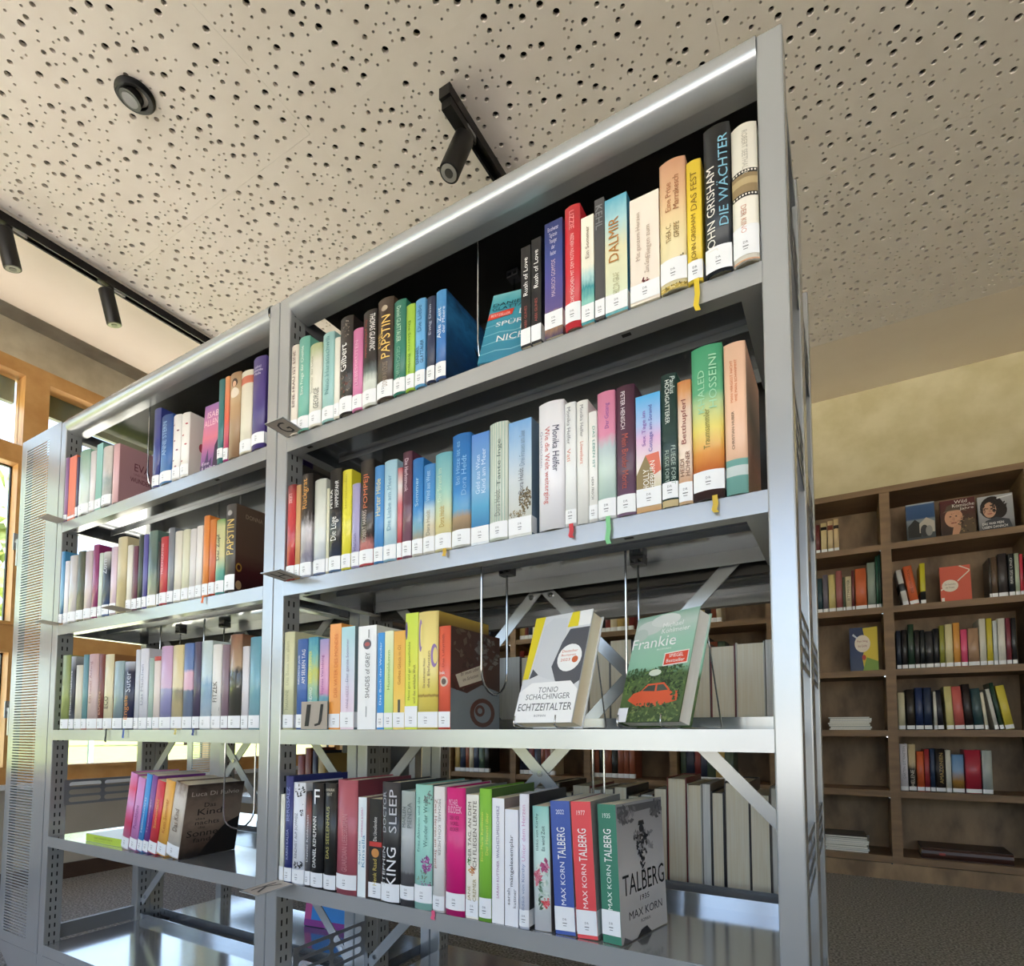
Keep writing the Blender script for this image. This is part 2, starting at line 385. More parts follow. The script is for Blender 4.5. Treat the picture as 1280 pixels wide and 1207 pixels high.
MB().tube([(-0.004, -0.004, -0.001), (-0.008, -0.010, -0.022)], 0.030, 28).build('lamp_head', M['blackmetal'], t)
MB().tube([(-0.008, -0.010, -0.022), (-0.0082, -0.0103, -0.0232)], 0.022, 28).build('lens', flat('#4a484c', 0.3, 0.2), t)

# ================================================================== STEEL SHELVING
LIP = 0.0303
ZB = [1.3407, 1.0246, 0.7089, 0.3944, 0.0800]          # underside of lip, shelves A..E
ZT = [z+LIP for z in ZB]                               # standing surface
ZCAN, ZPOST, BAY, GAP, DEP = 1.6548, 1.6954, 0.955, 0.0685, 0.30
PWD = 0.0335                                           # post width
M['darkpanel'] = flat('#34322f', 0.4, 0.25)
def slots(h):
    mb = MB(); z = 0.03
    while z < h-0.03:
        for y in (0.0145, 0.0275): mb.box(-0.0002, 0.0004, y-0.0018, y+0.0018, z, z+0.012)
        z += 0.025
    return mb
slot_r = slots(ZPOST).mesh('slot_rows', M['slot'])
def post(parent, x, y, faceslots):
    """x = left edge, y = front edge of the post"""
    mb = MB(); pd = 0.044
    mb.box(x, x+PWD, y, y+pd, 0.0, ZPOST)
    o = mb.build('post', M['steel'], parent)
    bv = o.modifiers.new('edge', 'BEVEL'); bv.width = 0.0025; bv.segments = 2
    if faceslots:
        s = link('slot_rows', slot_r, o, (x+(PWD if faceslots > 0 else 0), y, 0)); s['kind'] = 'stuff'
        if faceslots < 0: s.scale = (-1, 1, 1)
def shelf_board(parent, x0, y0, flip, z0):
    """tray: top sheet, folded front lip with return, side flanges, upturned rear edge"""
    s = -1 if flip else 1
    def Y(y): return y0 + s*y
    def bx(m, a, b, c, d, e, f): m.box(a, b, min(Y(c), Y(d)), max(Y(c), Y(d)), e, f)
    z1 = z0+LIP; mb = MB(); x1 = x0+BAY; D = 0.268
    bx(mb, x0+0.002, x1-0.002, 0.0015, D, z1-0.0015, z1)
    bx(mb, x0+0.002, x1-0.002, D-0.0015, D, z1, z1+0.022)
    bx(mb, x0+0.002, x0+0.004, 0.002, D-0.002, z0+0.004, z1-0.0015); bx(mb, x1-0.004, x1-0.002, 0.002, D-0.002, z0+0.004, z1-0.0015)
    o = mb.build('shelf', M['shelfsteel'], parent)
    lp = MB(); bx(lp, x0, x1, 0.0, 0.0015, z0, z1); bx(lp, x0, x1, 0.0015, 0.024, z0, z0+0.0015); bx(lp, x0, x1, 0.0225, 0.024, z0+0.0015, z0+0.012)
    bx(lp, x0+0.004, x0+0.03, 0.024, D, z0, z0+0.0015); bx(lp, x1-0.03, x1-0.004, 0.024, D, z0, z0+0.0015)
    bx(lp, x0+0.03, x1-0.03, D-0.02, D-0.0185, z0+0.004, z1-0.0015); bx(lp, x0+0.03, x1-0.03, 0.12, 0.1215, z1-0.012, z1-0.0015)
    lo = lp.build('front_lip', M['steel'], o)
    if not flip:
        for xx in (x0+0.055, x1-0.20): MB().box(xx, xx+0.014, Y(0.006), Y(0.013), z0-0.0004, z0).build('slot', M['slot'], lo)
    return o
def side_stop(parent, x, y0, z0, z1):
    """slotted steel plate between the posts of an end frame"""
    mb = MB(); W = 0.212; y1 = y0+W; b = 0.013; ny, nz = 2, 3
    ys = [y0, y0+b, y0+W/2-b*0.35, y0+W/2+b*0.35, y1-b, y1]; H = z1-z0; st = H*0.10; hh = (H-st*4)/3
    x1 = x+0.0015
    for c in ((0, 1), (2, 3), (4, 5)): mb.box(x, x1, ys[c[0]], ys[c[1]], z0, z1)
    for a, bb in ((1, 2), (3, 4)):
        for i in range(4):
            z = z0+i*(hh+st); mb.box(x, x1, ys[a], ys[bb], z, z+st)
        for i in range(3):                                   # rounded slot ends
            zc = z0+st+hh*0.5+i*(hh+st); r = hh*0.5
            for sy, ye in ((1, ys[a]), (-1, ys[bb])):
                for sz in (1, -1):
                    pts = [(ye, zc+sz*r)] + [(ye+sy*(r-r*math.cos(q)), zc+sz*r*math.sin(q)) for q in (0, R(30), R(60), R(90))]
                    n0 = len(mb.v); m = len(pts)
                    mb.v += [(x, p[0], p[1]) for p in pts] + [(x1, p[0], p[1]) for p in pts]
                    mb.f += [tuple(range(n0, n0+m)), tuple(range(n0+2*m-1, n0+m-1, -1))]; mb.m += [0, 0]
                    for i2 in range(m): mb.f.append((n0+i2, n0+(i2+1) % m, n0+m+(i2+1) % m, n0+m+i2)); mb.m.append(0)
    return mb.build('side_stop', M['darksteel'], parent)
def brace(parent, x0, z0, x1, z1, y):
    d = Vector((x1-x0, 0, z1-z0)); L = d.length; a = math.atan2(d.z, d.x)
    mx = Matrix.Translation((x0, y, z0)) @ Matrix.Rotation(-a, 4, 'Y')
    mb = MB().box(0, L, 0, 0.003, -0.012, 0.012, mx=mx); o = mb.build('cross_brace', M['steel'], parent)
    for q in (0.03, L-0.03, L*0.5):
        p = mx @ Vector((q, 0, 0)); MB().tube([(p.x, p.y, p.z), (p.x, p.y-0.003, p.z)], 0.006, 10).build('bolt', M['chrome'], o)
def canopy(parent, x0, x1):
    prof = [(0.024-0.030*math.sin(R(q)), ZCAN+0.027-0.027*math.cos(R(q))) for q in range(0, 181, 12)]
    inner = [(0.024-0.0285*math.sin(R(q)), ZCAN+0.027-0.0255*math.cos(R(q))) for q in range(180, -1, -12)]
    o = MB().prism(prof+inner, x0, x1).build('canopy_front', M['steel'], parent); smooth_by_angle(o, 35)
    MB().box(x0, x1, 0.03, 2*DEP-0.03, ZCAN+0.0495, ZCAN+0.052).build('canopy_top', M['darkpanel'], parent)
    MB().box(x0, x1, 0.024, 0.05, ZCAN, ZCAN+0.0015).box(x0, x1, 0.0485, 0.05, ZCAN+0.0015, ZCAN+0.015).build('canopy_return', M['steel'], parent)
    prof2 = [(2*DEP-y, z) for y, z in prof+inner]
    o = MB().prism(prof2, x0, x1).build('canopy_rear', M['steel'], parent); smooth_by_angle(o, 35)
def bay(x0, label, detail=True, oy=0.0, rows=range(5), panels=True, left_slots=True):
    u = thing('steel_shelving_unit', label, 'shelving', (0, oy, 0))
    x1 = x0+BAY; yb = 2*DEP
    for xp, fs in ((x0-PWD+0.0005, 1), (x1-0.0005, -1)):
        for y in (-0.0005, DEP-0.044, DEP+0.0005, yb-0.0435): post(u, xp, y, fs)
    for z in (0.012, ):
        for xp in (x0-PWD+0.004, x1+0.004):
            MB().box(xp, xp+PWD-0.008, 0.044, DEP-0.044, z, z+0.05).box(xp, xp+PWD-0.008, DEP+0.0445, yb-0.0435, z, z+0.05).build('base_rail', M['darksteel'], u)
            MB().box(xp, xp+PWD-0.008, 0.044, DEP-0.044, ZPOST-0.05, ZPOST-0.02).build('top_rail', M['darksteel'], u)
            MB().box(xp+0.004, xp+0.018, 0.044, DEP-0.044, ZT[4]+0.004, ZT[4]+0.046).build('lower_rail', M['darksteel'], u)
    for i in rows:
        shelf_board(u, x0, 0.0, False, ZB[i]); shelf_board(u, x0, yb, True, ZB[i])
    MB().box(x0+0.002, x1-0.002, 0.02, 0.0215, 0.0, ZB[4]).build('plinth', M['steel'], u)
    canopy(u, x0, x1)
    if panels:
        MB().box(x0+0.001, x1-0.001, DEP-0.003, DEP-0.0015, ZB[1]-0.005, ZCAN+0.048).build('back_panel', M['darkpanel'], u)
    xc = x0+BAY/2
    brace(u, x0, 0.165, x1, 1.13, DEP-0.028); brace(u, x0, 1.13, x1, 0.165, DEP-0.0315)
    brace(u, x0, 0.555, xc-0.002, 1.045, DEP-0.024); brace(u, xc+0.002, 1.045, x1, 0.555, DEP-0.024)
    return u
right = bay(0.0, 'silver steel shelving bay with letter tags G to K on its posts')
left = bay(-GAP-BAY, 'silver steel shelving bay joined to the slotted end panel')
LX = -GAP-BAY
for z in (ZT[3],): side_stop(left, LX+0.003, 0.034, z+0.087, z+0.163)
side_stop(right, 0.003, 0.043, ZT[4]+0.085, ZT[4]+0.165)
for k in range(5):
    side_stop(right, BAY+PWD-0.004, 0.043, ZT[k]+0.085, ZT[k]+0.165); side_stop(right, BAY+PWD-0.004, DEP+0.043, ZT[k]+0.085, ZT[k]+0.165)
# slotted end panel with foot at the window end
def slot_panel(parent, xa, xb, y, za, zb):
    zs = []; z = za+0.032
    while z < zb-0.035: zs.append(z); z += 0.0088
    h = 0.0036; a, b = xa+0.038, xb-0.078
    mb = MB(); mb.box(xa, a, y, y+0.0015, za, zb); mb.box(b, xb, y, y+0.0015, za, zb)
    prev = za
    for z in zs: mb.box(a, b, y, y+0.0015, prev, z); prev = z+h
    mb.box(a, b, y, y+0.0015, prev, zb)
    mb.box(xa, xa+0.0015, y+0.0015, y+0.03, za, zb); mb.box(xb-0.0015, xb, y+0.0015, y+0.03, za, zb); mb.box(xa, xb, y+0.0015, y+0.03, zb-0.0015, zb)
    return mb.build('slotted_end_panel', M['steel'], parent)
PX0, PX1 = LX-PWD-0.275, LX-PWD-0.0015
slot_panel(left, PX0, PX1, -0.0005, 0.077, 1.700)
mb = MB(); pr = [(PX0, 0.076), (PX0, 0.060), (PX0+0.09, 0.0), (PX1, 0.0), (PX1, 0.076)]
q = len(pr); mb.v = [(x, -0.0005, z) for x, z in pr]+[(x, 0.03, z) for x, z in pr]
mb.f = [tuple(range(q)), tuple(range(2*q-1, q-1, -1))]+[(i, q+i, q+(i+1) % q, (i+1) % q) for i in range(q)]; mb.m = [0]*len(mb.f)
mb.build('panel_foot', M['steel'], left)
MB().box(LX-PWD, LX+BAY, -0.0008, 0.019, 0.0, 0.0795).build('kick_plate', M['steel'], left)

# second shelving row further back, seen through the gaps
X2, Y2 = -1.62, 0.95
u2 = thing('steel_shelving_unit', 'silver steel shelving row standing farther back near the windows', 'shelving', (0, Y2, 0))
for xp in (X2-PWD, X2+BAY):
    for y in (0.0, 0.256): post(u2, xp, y, 1 if xp < X2 else -1)
for i in range(5): shelf_board(u2, X2, 0.0, False, ZB[i])
MB().box(X2+BAY*0.55, X2+BAY, 0.27, 0.272, 0.12, 1.6).build('back_panel', M['darkpanel'], u2)
slot_panel(u2, X2-PWD-0.275, X2-PWD-0.001, 0.0, 0.077, 1.65)
MB().box(X2-PWD-0.275, X2+BAY+PWD, 0.02, 0.28, ZPOST, ZPOST+0.01).build('canopy_top', M['steel'], u2)

# ================================================================== BOOKS
LABELS = {}
def uniq(s):
    assert s not in LABELS, s
    assert 4 <= len(s.split()) <= 16, s
    LABELS[s] = 1; return s
def prints(parent, mapf, items, name='cover_print'):
    """flat print on a board; mapf(u, v, n) -> local point; u, v in 0..1"""
    for k, it in enumerate(items):
        off = 0.0004+0.00007*k
        if it[0] == 'p':
            MB_ = MB(); MB_.poly([mapf(u, v, off) for u, v in it[1]]); MB_.build(name, flat(it[2], 0.4), parent)
        elif it[0] == 'd':
            MB_ = MB(); rx, ry = (it[3] if isinstance(it[3], tuple) else (it[3], it[3]))
            MB_.poly([mapf(it[1]+rx*math.cos(2*math.pi*j/20), it[2]+ry*math.sin(2*math.pi*j/20), off) for j in range(20)]); MB_.build(name, flat(it[3+1], 0.4), parent)
        elif it[0] == 't':
            _, s, u0, u1, v0, v1, c = it[:7]; sk = it[7] if len(it) > 7 else 0.0
            text(parent, s, (lambda P, u0=u0, u1=u1, v0=v0, v1=v1, off=off, sk=sk: [mapf(u0+(u1-u0)*x, v0+(v1-v0)*y+sk*x, off) for x, y in P]), c)
        elif it[0] == 's':                                   # scattered leaves or strokes
            _, u, v, ru, rv, num, cols, sz = it; rr = random.Random(int(u*1000+v*77+num)); mbs = [MB() for _ in cols]
            for j in range(num):
                a = rr.uniform(0, 6.283); q = math.sqrt(rr.random()); uu, vv = u+ru*q*math.cos(a), v+rv*q*math.sin(a); b_ = rr.uniform(0, 6.283); s1 = sz*rr.uniform(.5, 1.3)
                P = []
                for dx, dy in ((1, 0), (.2, .55), (-1, .1), (-.1, -.5)):
                    P.append(mapf(min(.995, max(.005, uu+s1*(dx*math.cos(b_)-dy*math.sin(b_)))), min(.995, max(.005, vv+.62*s1*(dx*math.sin(b_)+dy*math.cos(b_)))), off+.00006*(j % 5)))
                mbs[j % len(cols)].poly(P)
            for m_, c_ in zip(mbs, cols): m_.build(name, flat(c_, .45), parent)
        elif it[0] == 'g':                                   # gradient patch
            MB_ = MB(); MB_.poly([mapf(u, v, off) for u, v in it[1]]); MB_.build(name, ramp(it[2], 0.4, it[3] if len(it) > 3 else 0.0), parent)
# call-number sticker print shared by all books
def sticker_print_mesh():
    c = bpy.data.curves.new('s', 'FONT'); c.body = 'DR'; c.size = 0.0050; c.align_x = 'CENTER'; c.resolution_u = 1
    o = bpy.data.objects.new('s', c); COL.objects.link(o); dg = bpy.context.evaluated_depsgraph_get(); dg.update()
    t = o.evaluated_get(dg).to_mesh(); mb = MB()
    mb.v = [(v.co.x, 0.0, v.co.y+0.0165) for v in t.vertices]; mb.f = [tuple(p.vertices) for p in t.polygons]; mb.m = [0]*len(mb.f)
    mb.quad((-0.0036, 0, 0.0118), (0.0036, 0, 0.0118), (0.0036, 0, 0.0132), (-0.0036, 0, 0.0132)); mb.quad((-0.0028, 0, 0.0082), (0.0028, 0, 0.0082), (0.0028, 0, 0.0092), (-0.0028, 0, 0.0092))
    me = mb.mesh('label_print', flat('#7a7b82', 0.6)); bpy.data.objects.remove(o); bpy.data.curves.remove(c); return me
STICK = sticker_print_mesh()
def spec(c, rough=0.42, noise=0.0, const=False, coat=0.0):
    return flat(c, rough, 0.0, coat) if isinstance(c, str) else ramp(tuple(c), rough, noise, const, coat)
def book(label, w, h, d, loc, rot=(0, 0, 0), col='#888888', side=None, rnd=0.12, t=(), lab=0.031, prn=(), sprn=(), rib=None, noise=0.0, const=False,
         coat=0.15, hard=True, pages='pages', group=None, stick=True, back=False, name='book', deco=()):
    b = thing(name, uniq(label), 'book', loc, rot, group)
    sag = min(w*rnd, 0.006); nseg = 8 if sag > 0 else 1; tk = 0.0022 if hard else 0.0006
    def yc(x): return -sag*(1-(2*x/w)**2)
    sp = [(-w/2+w*i/nseg, yc(-w/2+w*i/nseg)) for i in range(nseg+1)]
    outer = [(-w/2, d)] + sp + [(w/2, d)]
    wi = w-2*tk
    inner = [(-wi/2, d)] + [(x*wi/w, y+tk) for x, y in sp] + [(wi/2, d)]
    mb = MB(); k = len(outer)
    for z in (0, h): mb.v += [(x, y, z) for x, y in outer]+[(x, y, z) for x, y in inner]
    for i in range(k-1):
        s = 1 if i == k-2 else (2 if i == 0 else 0)
        mb.f += [(i, i+1, 2*k+i+1, 2*k+i), (k+i+1, k+i, 3*k+i, 3*k+i+1), (i+1, i, k+i, k+i+1), (2*k+i, 2*k+i+1, 3*k+i+1, 3*k+i)]; mb.m += [s, s, s, s]
    mb.f += [(0, 2*k, 3*k, k), (k-1, 2*k-1, 4*k-1, 3*k-1)]; mb.m += [2, 1]
    cm = spec(col, noise=noise, const=const, coat=coat); sm = spec(side, noise=noise) if side else cm
    c = mb.build('cover', [cm, sm, cm], b)
    if sag > 0:
        me = c.data; fl = [False]*len(me.polygons)
        for i in range(1, k-2): fl[i*4] = True
        me.polygons.foreach_set('use_smooth', fl)
    ins = 0.003 if hard else 0.0003
    MB().box(-wi/2+0.0001, wi/2-0.0001, tk+0.0003, d-ins, ins, h-ins).build('page_block', M[pages], b)
    def onsp(x, z, off): return (x, yc(x)-off, z)
    if lab and not back:
        lz0, lz1 = (lab if isinstance(lab, tuple) else (0.0035, lab)); m2 = MB(); xs = [-w/2+w*i/nseg for i in range(nseg+1)]
        m2.v = [onsp(x, z, 0.0011) for z in (lz0, lz1) for x in xs]
        m2.f = [(i, i+1, nseg+1+i+1, nseg+1+i) for i in range(nseg)]
        if not prn:
            e = len(m2.v); dd = min(0.018, d*0.3); m2.v += [(w/2+0.0003, 0, lz0), (w/2+0.0003, dd, lz0), (w/2+0.0003, dd, lz1), (w/2+0.0003, 0, lz1)]; m2.f.append((e, e+1, e+2, e+3))
        m2.m = [0]*len(m2.f)
        lo = m2.build('spine_label', M['white'], b, smooth=sag > 0)
        if stick and w > 0.012: link('label_print', STICK, lo, (0, yc(0)-0.0016, lz0-0.001), None).scale = (min(1.0, w/0.018),)*3
    for it in t:
        s, dr, z0, z1, xo, hf, c = it
        hw = w*hf
        def fit(P, dr=dr, z0=z0, z1=z1, xo=xo, hw=hw):
            out = []
            for x, y in P:
                if dr == 'u': X, Z = xo*w-(y-0.5)*hw, h*(z0+(z1-z0)*x)
                elif dr == 'd': X, Z = xo*w+(y-0.5)*hw, h*(z1-(z1-z0)*x)
                else: X, Z = xo*w+(x-0.5)*hw, h*(z0+(z1-z0)*y)
                out.append(onsp(X, Z, 0.0013))
            return out
        text(b, s, fit, c)
    for dk, it in enumerate(deco):
        if it[0] == 'd':
            _, x, z, rx, rz, c = it
            m3 = MB(); nn = 20
            for f_ in (1, .7, .4): m3.v += [onsp(max(-w/2, min(w/2, (x+rx*f_*math.cos(2*math.pi*j/nn))*w)), h*(z+rz*f_*math.sin(2*math.pi*j/nn)), 0.0003+0.00003*dk) for j in range(nn)]
            for r_ in (0, 1):
                for j in range(nn): m3.f.append((r_*nn+j, r_*nn+(j+1) % nn, (r_+1)*nn+(j+1) % nn, (r_+1)*nn+j)); m3.m.append(0)
            m3.f.append(tuple(2*nn+j for j in range(nn))); m3.m.append(0); m3.build('cover_print', flat(c, 0.45), b)
        elif it[0] == 's':
            _, x, z, rx, rz, num, cols, sz = it; rr = random.Random(int(abs(x)*1000+z*777+num)); mbs = [MB() for _ in cols]
            for j in range(num):
                a = rr.uniform(0, 6.283); q = math.sqrt(rr.random()); xx, zz = x*w+rx*w*q*math.cos(a), h*z+rz*h*q*math.sin(a); b_ = rr.uniform(0, 6.283); s1 = sz*rr.uniform(.5, 1.3)
                mbs[j % len(cols)].poly([onsp(max(-w/2, min(w/2, xx+s1*(dx*math.cos(b_)-dy*math.sin(b_)))), min(h, max(.0, zz+s1*(dx*math.sin(b_)+dy*math.cos(b_)))), .0003+.00005*dk+.00004*(j % 5)) for dx, dy in ((1, 0), (.2, .5), (-1, .1), (-.1, -.45))])
            for m_, c_ in zip(mbs, cols): m_.build('cover_print', flat(c_, .45), b)
        elif it[0] == 'b':
            _, z0, z1, c = it[:4]; m3 = MB(); xs = [-w/2+w*i/nseg for i in range(nseg+1)]
            m3.v = [onsp(x, h*z, 0.0003+0.00003*dk) for z in (z0, z1) for x in xs]; m3.f = [(i, i+1, nseg+2+i, nseg+1+i) for i in range(nseg)]; m3.m = [0]*nseg; m3.build('cover_print', flat(c, 0.45), b)
        elif it[0] == 'p':
            m3 = MB(); m3.poly([onsp(x*w, h*z, 0.0003+0.00003*dk) for x, z in it[1]]); m3.build('cover_print', flat(it[2], 0.45), b)
    if prn: prints(b, lambda u, v, n: (w/2+n, d*u, h*v), prn)            # on the board towards +x
    if rib:
        rc, rl, rx = rib; m4 = MB(); rw = 0.0035
        y0 = min(yc(rx*w), -loc[1] if loc else 0)-0.002
        zz = [0.003, 0.0, -rl*0.45, -rl*0.8, -rl]; xx = [0, 0, 0.001, -0.001, 0.002]
        for i in range(4):
            m4.quad((rx*w+xx[i]-rw, y0-0.0006*i, zz[i]), (rx*w+xx[i]+rw, y0-0.0002*i, zz[i]), (rx*w+xx[i+1]+rw, y0-0.0002*(i+1), zz[i+1]), (rx*w+xx[i+1]-rw, y0-0.0006*(i+1), zz[i+1]))
        m4.build('ribbon_bookmark', flat(rc, 0.6), b)
    return b

def row(crop, entries, zi, y, where, first=1, xmin=None, group=None):
    """entries in the coordinates of a zoomed crop (x0, y0, scale): left, right, top, colour, words, options"""
    cx, cy, sc = crop; last = xmin if xmin is not None else -99; zs = ZT[zi]; n = first
    for e in entries:
        xl, xr, yt, colr, words = e[:5]; o = dict(e[5]) if len(e) > 5 else {}
        yy = o.pop('y', y); lean = o.pop('lean', 0.0); yaw = o.pop('yaw', 0.0)
        pxl, pxr, pyt = cx+xl/sc, cx+xr/sc, cy+yt/sc
        zt = at((pxl+pxr)/2, pyt, 'y', yy).z
        # x at mid height of the spine
        guess = at(pxl, pyt, 'y', yy)
        dd = guess-CAM; 
        zm = (zs+zt)/2
        def xat(px):
            lo_, hi_ = 0.0, 1207.0
            for _ in range(30):
                m_ = (lo_+hi_)/2
                if at(px, m_, 'y', yy).z > zm: lo_ = m_
                else: hi_ = m_
            return at(px, lo_, 'y', yy).x
        X0, X1 = xat(pxl), xat(pxr)
        X0 = max(X0, last+0.0004); X1 = max(X1, X0+0.006); last = X1
        h = zt-zs; d = o.pop('d', max(0.105, min(0.150, h*0.64))); wd = X1-X0-0.0003
        lab = uniq_label(words, n, where)
        if lean:
            # lean about the lower edge on the side it tips to
            a = R(lean); px_ = X0 if lean < 0 else X1
            locx = (X0+X1)/2
            lift = abs(math.sin(a))*wd/2
            book(lab, wd, h/math.cos(a), d, (locx, yy, zs+lift+0.0005), (0, a, R(yaw)), colr, group=group, **o)
        else: book(lab, wd, h, d, ((X0+X1)/2, yy, zs+0.0004), (0, 0, 0), colr, group=group, **o)
        n += 1
    return n, last
def uniq_label(words, n, where): return '%s book, %s %s' % (words, ORD[n-1], where)

W_, K_ = '#f4f4f2', '#141416'
# ---------------- shelf A (tag G), right bay
cA1, cA2 = (340, 340, 4.571), (580, 130, 3.368)
A1 = [
 (110, 150, 425, '#e9dfd3', 'cream', dict(t=[('EINE FRAU IST EINE', 'u', .30, .93, 0, .38, '#6a4a4a')])),
 (152, 214, 380, '#6fb3a4', 'sea-green', dict(t=[('Eine Frage der Chemie', 'u', .38, .9, 0, .34, '#e6efe6')])),
 (214, 285, 418, [(0, '#eae6da'), (.78, '#e6e2d4'), (.95, '#b9c392')], 'ivory green-tipped', dict(noise=.1, t=[('GEORGE', 'u', .2, .45, .18, .34, '#7d7f76'), ('Sommer der Liebe', 'u', .4, .85, -.18, .2, '#9a9a86')])),
 (290, 356, 355, '#9cc7c6', 'pale turquoise', dict(t=[('Nino Haratischwili', 'u', .3, .95, 0, .36, '#6f9fa0')])),
 (354, 388, 380, '#ece8dc', 'thin off-white', {}),
 (388, 462, 265, '#2c2523', 'dark patterned', dict(lab=.036, t=[('Gilbert', 'u', .44, .72, -.12, .5, W_)], deco=[('s', 0, .88, .42, .09, 26, ('#9a9187', '#75695f'), .0026), ('s', 0, .3, .42, .16, 40, ('#5f524b', '#7d3f38', '#8a8076'), .0026)])),
 (462, 519, 330, '#d77cab', 'pink', dict(t=[('LIEBESGLUTEN', 'u', .3, .85, 0, .3, '#e9b4cc')])),
 (521, 600, 228, [(0, '#e4e7e0'), (.26, '#d5dbd2'), (.36, '#5c6663'), (.45, '#231e1c'), (1, '#2a2420')], 'black and misty white', dict(noise=.1, t=[('THOMAS GLAVINIC', 'd', .56, .95, .25, .32, '#e9e6e2'), ('Das größere Wunder', 'd', .5, .9, -.2, .22, '#b4574c')])),
 (604, 694, 160, '#47362c', 'dark brown gold-lettered', dict(lab=.036, t=[('PAPSTIN', 'u', .40, .82, .10, .52, '#eac46b'), ('DONNA W. CROSS', 'u', .12, .36, .1, .3, '#a08c78'), ('DIE', 'u', .52, .66, -.3, .2, '#c9a65c')], deco=[('d', 0, .9, .2, .028, '#a59581')])),
 (697, 765, 168, '#2f7b68', 'bottle-green', dict(t=[('Daniel GLATTAUER', 'd', .55, .93, 0, .36, '#bfe0c8'), ('GESCHENKT', 'd', .15, .5, 0, .3, '#7fb59d')])),
 (767, 816, 190, '#a4cb46', 'lime green', dict(t=[('Die Sterne Berlins', 'd', .2, .8, 0, .3, '#5e8a2c')])),
 (820, 876, 160, '#6aaee0', 'sky-blue', dict(t=[('DANIEL', 'u', .26, .46, -.2, .36, '#20466b'), ('GLATTAUER', 'u', .26, .52, .25, .3, '#20466b'), ('Die Liebe', 'u', .62, .92, 0, .4, '#2f6696')])),
 (886, 932, 145, '#262f4d', 'dark navy', dict(t=[('Ewig Dein', 'u', .55, .9, 0, .4, '#b9c1d6')])),
 (938, 996, 110, [(0, '#3f5f9d'), (.4, '#2e6fb5'), (1, '#4e9bd8')], 'ocean-blue diver-covered', dict(side=[(0, '#0f2746'), (.5, '#16487c'), (.8, '#2a74ad'), (1, '#0e2f59')], noise=.5, d=.14, t=[('Alle Zeit', 'u', .45, .8, -.1, .4, '#dfe9f4'), ('der Meere', 'u', .5, .8, .3, .24, '#dfe9f4')],
   prn=[('p', [(.62, .66), (.74, .62), (.80, .56), (.70, .58)], '#0a1526'), ('p', [(.74, .62), (.78, .78), (.80, .62)], '#c2b7a6'), ('t', 'Alle Zeit', .4, .72, .18, .25, '#cfd9e6'), ('t', 'der Meere', .45, .85, .09, .16, '#cfd9e6')])),
]
nA, xA = row(cA1, A1, 0, -0.003, 'from the post beside tag G', group='novels on the shelf tagged G')
